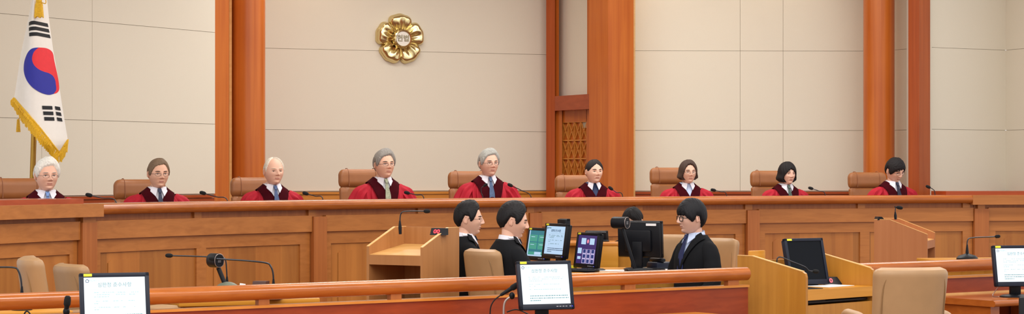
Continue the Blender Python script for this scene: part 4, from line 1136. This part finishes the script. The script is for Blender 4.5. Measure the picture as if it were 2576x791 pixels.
# ---------------------------------------------------------------- clerks' tables, screens and people
def table(name, label, loc, rz, w, d, h, mat, th=.035, front=True, side=True, cat='table', drawers=False):
    t = thing(name, label, cat, loc, rz)
    mb = MB(); mb.rbox((0, 0, h - th / 2), (w, d, th), .006); mb.build('tabletop', M['yelx'], t)
    mb = MB(); mb.box((0, -d / 2 + .05, (h - th) / 2), (w - .08, .02, h - th)); mb.build('modesty_panel', mat, t, smooth=False)
    for sd in (-1, 1):
        mb = MB(); mb.box((sd * (w / 2 - .03), .01, (h - th) / 2), (.025, d - .06, h - th)); mb.build('side_panel', mat, t, smooth=False)
    return t
ax = R(20)
q = P(1590, 0, 15.35); table('clerks_table', 'honey coloured table behind the rail carrying the clerks\' screens', (q.x, q.y, 0), R(4), 1.75, .80, .80, M['yel'])
# higher counter behind
q = P(1512, 0, 17.0)
t = thing('counter', 'raised honey wood counter with overhanging ledge behind the purple screen', 'counter', (q.x, q.y, 0), R(-12))
MB().rbox((0, 0, .945), (.62, .42, .035), .012).build('ledge', M['gold'], t)
MB().box((0, .02, .465), (.56, .34, .93)).build('front_panel', M['yel'], t, smooth=False)
MB().rbox((.10, -.19, .80), (.16, .03, .26), .006).build('side_flap', M['yelx'], t)
q = P(1345, 0, 15.3)
at_monitor('tall-looking screen with green and teal tiles beside the clerk looking down', 1354, 574, 657, 15.55, R(-62), .80, w=.34, tilt=9, content='tiles', mat='plas')
at_monitor('screen with pale blue notice between the green and the purple screens', 1398, 563, 652, 15.15, R(-62), .80, w=.34, tilt=8, content='notice2', mat='plas')
at_monitor('screen with purple tiles and white cards right of the pale notice screen', 1478, 586, 676, 15.2, R(-63), .80, w=.34, tilt=8, content='purple', mat='plas')
def backmon(label, pc, ptop, pbot, z, rz, w, bh, **k):
    return at_monitor(label, pc, ptop, pbot, z, rz, bh, w=w, content='off', sticker=False, mat='plas', **k)
bm_ = backmon('large black monitor seen from behind with a white sticker, facing the clerk in glasses', 1612, 556, 648, 15.35, R(150), .375, .80, tilt=3)
MB().box((-.11, .046, .350), (.085, .006, .018)).build('paper_sticker', M['paper'], bm_, smooth=False)
backmon('thin black monitor seen from behind on the raised counter', 1502, 581, 616, 17.0, R(158), .20, .9625, tilt=14)
backmon('small black screen seen from behind, above the pale notice screen', 1421, 551, 590, 16.6, R(125), .12, .70, tilt=2)
# document camera on the clerks' table
def doc_camera(label, z, head, elbow, foot, hw, hh, base_z, hr, r=.016):
    A, B, C = P(*head, z), P(*elbow, z), P(*foot, z); C = Vector((C.x, C.y, base_z + .03))
    t = thing('document_camera', label, 'camera', (C.x, C.y, base_z))
    o = Vector(t.location)
    mb = MB(); mb.tube([C - o, B - o], [(r, r * .7)] * 2, 14); mb.build('arm', M['plas'], t)
    T = Euler((0, 0, R(hr))).to_matrix()
    mb = MB(); n = 28; L = hw
    ring = [Vector((math.cos(2 * PI * j / n) * hh * .42, 0, math.copysign(abs(math.sin(2 * PI * j / n)) ** .8, math.sin(2 * PI * j / n)) * hh * .5)) for j in range(n)]
    rows = [[T @ (v * f + Vector((0, y, 0))) + (A - o) for v in ring] for y, f in ((-L / 2, .86), (-L / 2 + .006, .98), (-L / 2 + .012, 1), (L / 2 - .01, 1), (L / 2, .9))]
    mb.grid(rows, closed=True); mb.f.append(list(range(n))[::-1]); mb.m.append(0); mb.f.append([4 * n + j for j in range(n)]); mb.m.append(0)
    hd = mb.build('camera_head', M['plas'], t)
    mb = MB(); mb.tube([T @ (v * .93 + Vector((0, -L / 2 - .001, 0))) + (A - o) for v in ring + ring[:1]], .0018, 6); mb.build('head_ring', M['silver'], hd)
    mb = MB()
    for k in range(3): mb.box(T @ Vector((0, -L / 2 - .001, .008 - .008 * k)) + (A - o), (.022, .001, .002), (0, 0, R(hr)))
    mb.build('head_marking', M['btn'], hd, smooth=False)
    return t, o
t, o = doc_camera('black document camera on slanted arm beside the large black monitor', 14.95, (1560, 561), (1566, 576), (1597, 672), .13, .090, .80, 52)
MB().rbox((.03, 0, .014), (.20, .13, .028), .01, (0, 0, R(10))).build('base', M['plas'], t)
# things on the clerks' table
def sheet(name, label, px, py, z, w, d, rz, mat, th=.004, cat='paper', h=None):
    q = P(px, py, z); hh = h if h is not None else q.z
    o = MB().box((0, 0, th / 2), (w, d, th)).build(name, M[mat], smooth=False); o.location = (q.x, q.y, hh); o.rotation_euler = (0, 0, rz); tag(o, label, cat); return o
sheet('paper_sheets', 'long white paper sheets on the table under the document camera', 1500, 683, 15.15, .50, .20, R(3), 'paper', h=.801)
sheet('paper_stack', 'white papers in front of the clerk in black glasses', 1700, 683, 15.2, .30, .21, R(2), 'paper', .008, h=.801)
def slab(name, label, px, z, w, d, th, rz, h, cat, mat='plas', keys=False):
    q = P(px, 0, z); t = thing(name, label, cat, (q.x, q.y, h), rz)
    MB().rbox((0, 0, th / 2), (w, d, th), min(th * .4, .008)).build('body', M[mat], t)
    if keys:
        mb = MB()
        for i in range(14):
            for j in range(4): mb.box((-w / 2 + w * (i + .75) / 14.5, -d / 2 + d * (j + .9) / 4.9, th + .002), (w / 17, d / 6.2, .005))
        mb.build('keys', M['steel'], t, smooth=False)
    return t
slab('keyboard', 'black keyboard below the pale notice screen', 1455, 15.0, .30, .13, .02, R(-20), .801, 'keyboard', keys=True)
slab('keyboard', 'black keyboard below the large black monitor', 1643, 15.05, .16, .12, .02, R(20), .801, 'keyboard', keys=True)
q = P(1662, 0, 15.35); t = thing('telephone', 'dark desk telephone between the large black monitor and the clerk in glasses', 'telephone', (q.x, q.y, .801), R(30))
MB().rbox((0, 0, .03), (.17, .15, .06), .015).build('body', M['plas2'], t); MB().rbox((-.03, 0, .075), (.045, .17, .03), .012).build('handset', M['plas'], t)
sheet('note_block', 'small yellow note block by the purple screen', 1441, 668, 15.35, .05, .04, R(20), 'sticker', .03, 'note block', h=.801)
q = P(1449, 0, 16.9); t = thing('paper_cup', 'small white paper cup on the raised counter', 'cup', (q.x + .05, q.y, .9625)); MB().lathe([(.022, 0), (.03, .065), (.028, .065), (.021, .004)], n=24).build('cup_wall', M['paper'], t)

# clerks
CG = 'clerks in black suits'
person('clerk in black suit with thin round glasses facing right, nearest the left lectern', 1178, 505, 15.0, 1.02, 106, -22, 3, 0, 'short', '141316', 'd8a68c', kind='suit', glasses='rims', tie=tiem('clerk_a', '1c2030'), thick=.016, vol=.013, arms='desk', group=CG, seed=11)
person('clerk in black suit without glasses looking down at the screens', 1289, 507, 14.2, 1.03, 114, -24, 12, 0, 'short', '141316', 'd8a68c', kind='suit', tie=tiem('clerk_b', '1c2030'), thick=.017, vol=.013, arms='desk', group=CG, seed=12, wide=1.08)
person('clerk in black suit and thick black glasses facing left with navy tie', 1741, 501, 14.9, 1.03, -62, -10, 4, 0, 'heavyfringe', '16171c', 'd6a690', kind='suit', glasses='rimb', shirt='bshirt', tie=plain('necktie_clerk_c', '1e2a56', .5), thick=.018, vol=.012, arms='lap', seed=13)
person('person with black hair mostly hidden behind the large black monitor', 1592, 521, 16.9, .94, -20, 0, 32, 0, 'tied', '121114', 'd8ac94', 1, kind='suit', thick=.016, vol=.010, arms='desk', seed=14)
TG = 'tan leather chairs'
def tan_chair(label, pc, z, rz, top, w=.48, g=TG, mat='tan', **k):
    q = P(pc, 0, z); return exec_chair(label, (q.x, q.y, 0), R(rz), M[mat], M['tanseam'], w=w, top=HH(top, z), group=g, slab=True, **k)
tan_chair('tan leather chair behind the clerk with thin round glasses', 1203, 15.15, 118, 622, .42, tilt=9)
tan_chair('tan leather chair behind the clerk looking down', 1284, 14.25, 125, 625, .40, tilt=9)
tan_chair('tan leather chair to the right of the clerk in thick black glasses', 1760, 15.3, -38, 602, .42)
tan_chair('empty tan leather chair between the large black monitor and the clerk in thick glasses', 1672, 16.7, -20, 593, .44)

# ---------------------------------------------------------------- witness stand
def witness():
    rz = R(44); w, d, th = .80, .60, .024
    loc = ctr(2027, 13.55, -w / 2, -d / 2, rz)
    t = thing('witness_stand', 'honey wood witness stand with sloping side panels, dark screen and drawer', 'desk', loc, rz)
    hf, hb, ht = .86, .965, .745
    for sd in (-1, 1):
        x = sd * (w / 2 - th / 2) - th / 2
        out = [Vector((x, -d / 2, 0)), Vector((x, d / 2, 0)), Vector((x, d / 2, hb)), Vector((x, d / 2 - .13, hb))] + [Vector((x, -d / 2 + .03, hf + .012)), Vector((x, -d / 2 + .008, hf + .0)), Vector((x, -d / 2, hf - .025))]
        MB().prism(out, (th, 0, 0)).build('side_panel', M['yel'], t, smooth=False)
        e = [Vector((x - .001, y, z)) for y, z in ((d / 2, hb), (d / 2 - .13, hb), (-d / 2 + .03, hf + .012), (-d / 2 + .03, hf + .017), (d / 2 - .13, hb + .005), (d / 2, hb + .005))]
        MB().prism(e, (th + .002, 0, 0)).build('edge_band', M['edge'], t, smooth=False)
    MB().box((0, d / 2 - th / 2, (hb - .04) / 2), (w - 2 * th, th, hb - .04)).build('front_panel', M['yel'], t, smooth=False)
    MB().box((0, -.0, ht - .015), (w - 2 * th, d - th * 2, .03)).build('desktop', M['yelx'], t, smooth=False)
    MB().box((0, -d / 2 + .014, ht - .035), (w - 2 * th, .028, .07)).build('apron', M['yelx'], t, smooth=False)
    dr = MB().box((0, -d / 2 + .02, .36), (w - 2 * th, .025, .56)).build('door', M['yel'], t, smooth=False)
    MB().box((0, 0, .655), (w - 2 * th, d - .1, .012)).build('shelf', M['dark'], t, smooth=False)
    MB().rbox((-.22, -.15, .67), (.22, .20, .02), .006).build('shelf_player', M['plas2'], t)
    MB().rbox((-w / 2 + .14, d / 2 - .06, .90), (.17, .022, .20), .006).build('backboard', M['yelx'], t)
    return loc, rz, w, d, ht
wl, wr, ww, wdp, wh = witness()
def wloc(x, y, z): c, s = math.cos(wr), math.sin(wr); return (wl[0] + x * c - y * s, wl[1] + x * s + y * c, z)
monitor('dark switched-off monitor standing in the witness stand', wloc(.07, .06, wh), wr - R(14), w=.345, h=.335, lift=.005, tilt=14, content='off', bez_=.022)
q = P(2094, 0, 14.3); q = (q.x, q.y, wh + .001); timer('small black timer with a red 0 inside the witness stand', q, wr - R(35), '0', .07)
gooseneck('silver curved microphone leaning over the witness stand', [(1954, 662), (1956, 650), (1966, 648), (1990, 658), (2024, 672), (2034, 681), (2046, 683)], 13.85, head=.045, hr=.014, r=.0045, dz=.0)
def on_w(name, label, x, y, w, d, rz, mat, th, cat):
    o = MB().box((0, 0, th / 2), (w, d, th)).build(name, M[mat], smooth=False); o.location = wloc(x, y, wh + .001); o.rotation_euler = (0, 0, wr + rz); return tag(o, label, cat)
on_w('paper_sheet', 'white sheet of paper lying on the witness stand', .16, -.08, .30, .21, R(0), 'paper', .002, 'paper')
on_w('desk_mat', 'dark grey mat at the left corner of the witness stand', -.24, -.13, .24, .20, R(-12), 'steel', .003, 'mat')

# foreground taupe chair of the witness
q = P(2256, 0, 12.6)
exec_chair('large taupe leather chair seen from behind in front of the witness stand', (q.x, q.y, 0), R(192), M['taupe'], M['tanseam'], w=.49, top=HH(672, 12.45), pillow=.12, tilt=9, d=.12, wing=.06, arms=True, slab=True)

# ---------------------------------------------------------------- right foreground: shelf desk, monitor, cables, dark chair
t = thing('observer_desk', 'reddish wooden desk fixed to the short rail at the right', 'desk', (0, 0, 0))
mb = MB(); prof = [(.02, .595), (.66, .595)] + [(.66 + .022 * math.cos(R(a)), .6175 + .0225 * math.sin(R(a))) for a in range(-80, 81, 20)] + [(.02, .64)]
sweep(mb, 2325, 2680, prof, 90, RP, RN); mb.build('desktop', M['rail'], t)
mb = MB(); band(mb, 2240, 2680, .02, .035, .64, .655, pf=RP, nf=RN); mb.build('back_strip', M['edge'], t, smooth=False)
for a, b in ((2330, 2352), (2530, 2556)):
    mb = MB(); band(mb, a, b, 0.05, .62, 0, .595, pf=RP, nf=RN); mb.build('support_panel', M['rail'], t, smooth=False)
at_monitor('monitor with white notice at the right edge, on the reddish desk', 2562, 618, 722, 14.5, R(12), .64, w=.395, tilt=11)
def cable(label, pts, z, r=.004, mat='plas', cat='cable', name='cable'):
    W = [P(px, py, zz) for (px, py), zz in zip(pts, z if isinstance(z, (list, tuple)) else [z] * len(pts))]
    o = MB().tube(bez([w - W[0] for w in W], 8), r, 8).build(name, M[mat]); o.location = W[0]; return tag(o, label, cat)
cable('pale cable looping behind the monitor at the right edge', [(2516, 718), (2506, 730), (2497, 744), (2504, 747), (2512, 747)], [14.58, 14.6, 14.6, 14.5, 14.45], .003, 'silver')
q = P(2585, 0, 11.9); t = thing('visitor_chair', 'dark framed chair corner at the lower right edge', 'chair', (q.x, q.y, 0), R(178))
hh = HH(742, 11.9)
MB().rbox((0, .22, hh - .25), (.10 * 2, .03, .5), .012).build('backrest', M['plas'], t)
MB().rbox((0, .238, hh - .27), (.14, .02, .42), .008).build('back_pad', plain('mauve_upholstery', 'a88a8c', .8), t)
MB().rbox((0, -.02, .43), (.42, .44, .06), .02).build('seat', M['plas'], t)
for sx in (-1, 1):
    for sy in (-1, 1): MB().tube([(sx * .17, sy * .18, .41), (sx * .19, sy * .20, 0)], .014, 10).build('leg', M['plas'], t)
# dark wooden chair back at bottom centre
q = P(1833, 0, 11.2); t = thing('wooden_chair', 'dark wooden chair whose top rail shows below the rail beside the witness stand', 'chair', (q.x, q.y, 0), R(184))
hh = HH(777, 11.4); dw = wood('dark_chair_wood', '6a2c1c', '4a1a10', 'x', .25, .5)
mb = MB(); mb.tube([(-.178 + .356 * i / 12, .22 - .02 * math.sin(PI * i / 12), hh - .03) for i in range(13)], [(.014, .03)] * 13, 14); mb.build('top_rail', dw, t)
MB().rbox((0, .20, hh - .22), (.30, .02, .30), .008).build('backrest', M['plas'], t)
MB().rbox((0, -.02, .43), (.42, .44, .05), .02).build('seat', M['plas'], t)
for sx in (-1, 1):
    MB().tube([(sx * .165, .21, hh - .03), (sx * .175, .20, .42), (sx * .18, .22, 0)], .014, 10).build('leg', dw, t)
    MB().tube([(sx * .17, -.20, .42), (sx * .18, -.21, 0)], .014, 10).build('leg', dw, t)
# microphone with base on the desk behind the right rail
q = P(2440, 0, 16.1); table('party_table', 'honey wood table behind the short rail at the right', (q.x + .2, q.y, 0), R(10), 1.1, .60, .85, M['yel'])
tq = P(2434, 0, 16.0)
gooseneck('angled microphone on a round black base behind the short right rail', [(2433, 650), (2433, 632), (2434, 606), (2446, 599), (2490, 597), (2504, 596)], 16.0, base_z=.851, head=.045, hr=.014, handle=.12, base=.085, r=.005)

# ---------------------------------------------------------------- left side: party table, cameras, microphones and chairs
q = P(600, 0, 12.95); table('party_table', 'honey wood table behind the long rail at the left, holding the camera and microphones', (q.x, q.y, 0), R(22), .92, .62, .74, M['yel'])
q = P(30, 0, 11.75); table('party_table', 'honey wood table corner at the far left below the rail', (q.x, q.y, 0), R(24), .62, .50, .74, M['yel'])
t, o = doc_camera('black document camera with rounded head on the left table', 12.75, (541, 656), (549, 674), (576, 722), .10, .092, .74, 42)
MB().ell((-.01, 0, .04), (.088, .07, .07), 28, 12).build('base', M['green'], t); MB().tube([(.07, 0, .09), (.105, 0, .085)], .010, 12).build('base_knob', M['paper'], t)
gooseneck('long black microphone reaching left from behind the document camera', [(571, 706), (570, 680), (567, 655), (556, 649), (500, 646), (433, 644)], 13.0, base_z=.74, head=.05, hr=.014, handle=.13, base=.06, r=.0048)
gooseneck('long black microphone reaching left in front of the document camera', [(688, 722), (687, 690), (681, 671), (668, 662), (610, 656), (543, 652)], 12.7, base_z=.74, head=.05, hr=.014, handle=.13, base=.06, r=.0055)
gooseneck('black microphone stem bending left at the far left edge', [(55, 742), (53, 706), (46, 682), (34, 674), (-10, 673), (-60, 672)], 11.7, base_z=.74, head=.05, hr=.014, handle=.14, base=.06, r=.0055)
q = P(655, 0, 12.9); t = thing('card_holder', 'small dark brown block on the left table beside the front microphone', 'box', (q.x, q.y, .74), R(-12))
MB().prism([Vector((-.045, -.05, 0)), Vector((-.045, .05, 0)), Vector((-.045, .05, .105)), Vector((-.045, -.02, .105))], (.09, 0, 0)).build('body', M['brownbox'], t, smooth=False)
sheet('paper_sheet', 'small white slip of paper on the left table', 712, 753, 12.9, .05, .05, R(10), 'paper', h=.741)
tan_chair('tan leather chair seen from its side at the left behind the rail', 184, 12.3, 108, 645, .46, mat='tan', d=.12)
tan_chair('tan leather chair half hidden by the left notice monitor', 262, 13.1, 125, 662, .44, mat='tan')
# armrest of a chair low at the left, seen under the rail, shaped as a padded seat on a foot
q = P(405, 0, 12.15); t = thing('chair_armrest', 'low tan chair armrest showing under the rail right of the left monitor', 'chair_armrest', (q.x, q.y, 0))
hh = HH(768, 12.15)
MB().lathe([(.05, hh - .08), (.15, hh - .07), (.16, hh - .035), (.14, hh - .008), (.05, hh)], n=32, sx=.7).build('seat', M['tan'], t); MB().lathe([(.14, 0), (.14, .02), (.03, .05), (.03, hh - .08)], n=20).build('base', M['plas'], t)

# ---------------------------------------------------------------- foreground hand microphones and cables
def handmic(label, head, tail, z, stand, r=.018):
    A, B = P(*head, z), P(*tail, z); foot = P(stand[0][0], stand[0][1], z); foot.z = .612
    t = thing('microphone', label, 'microphone', foot)
    a, b = A - foot, B - foot; d = (b - a).normalized(); L = (b - a).length
    MB().tube([a, a + d * L * .05, a + d * L * .2, a + d * L * .4, a + d * L * .46], [r * .45, r * .85, r, r, r * .8], 18).build('windscreen', M['foam'], t)
    MB().tube([a + d * L * .45, a + d * L * .5, b, b + d * .01], [r * .8, r * .72, r * .55, r * .35], 16).build('body', M['plas'], t)
    S = [P(x, y, z) - foot for x, y in stand]; S[0] = Vector((0, 0, 0))
    MB().tube(bez(S, 8), .007, 10).build('stand', M['silver'], t)
    c = S[-1]; MB().ell(c, (.018, .014, .022)).build('clip', M['plas'], t)
    MB().lathe([(.07, 0), (.07, .012), (.015, .02)], n=28).build('base', M['plas'], t)
    return t
handmic('black hand microphone on a silver stand at the left of the centre notice monitor', (1307, 714), (1262, 742), 12.0, [(1268, 820), (1267, 780), (1272, 758), (1288, 745)])
handmic('upright black hand microphone left of the left notice monitor', (171, 745), (165, 800), 10.3, [(166, 860), (166, 840), (167, 800), (167, 785)])
cable('black cable dropping from the hand microphone beside the centre monitor', [(1262, 742), (1244, 756), (1234, 776), (1233, 810)], 12.0)
cable('black cable arching below the centre notice monitor', [(1275, 786), (1300, 780), (1330, 792), (1350, 806)], [12.05, 12.05, 12.0, 12.0])
cable('short black cable arc at the lower left edge', [(58, 800), (64, 786), (72, 786), (80, 800)], 10.2)
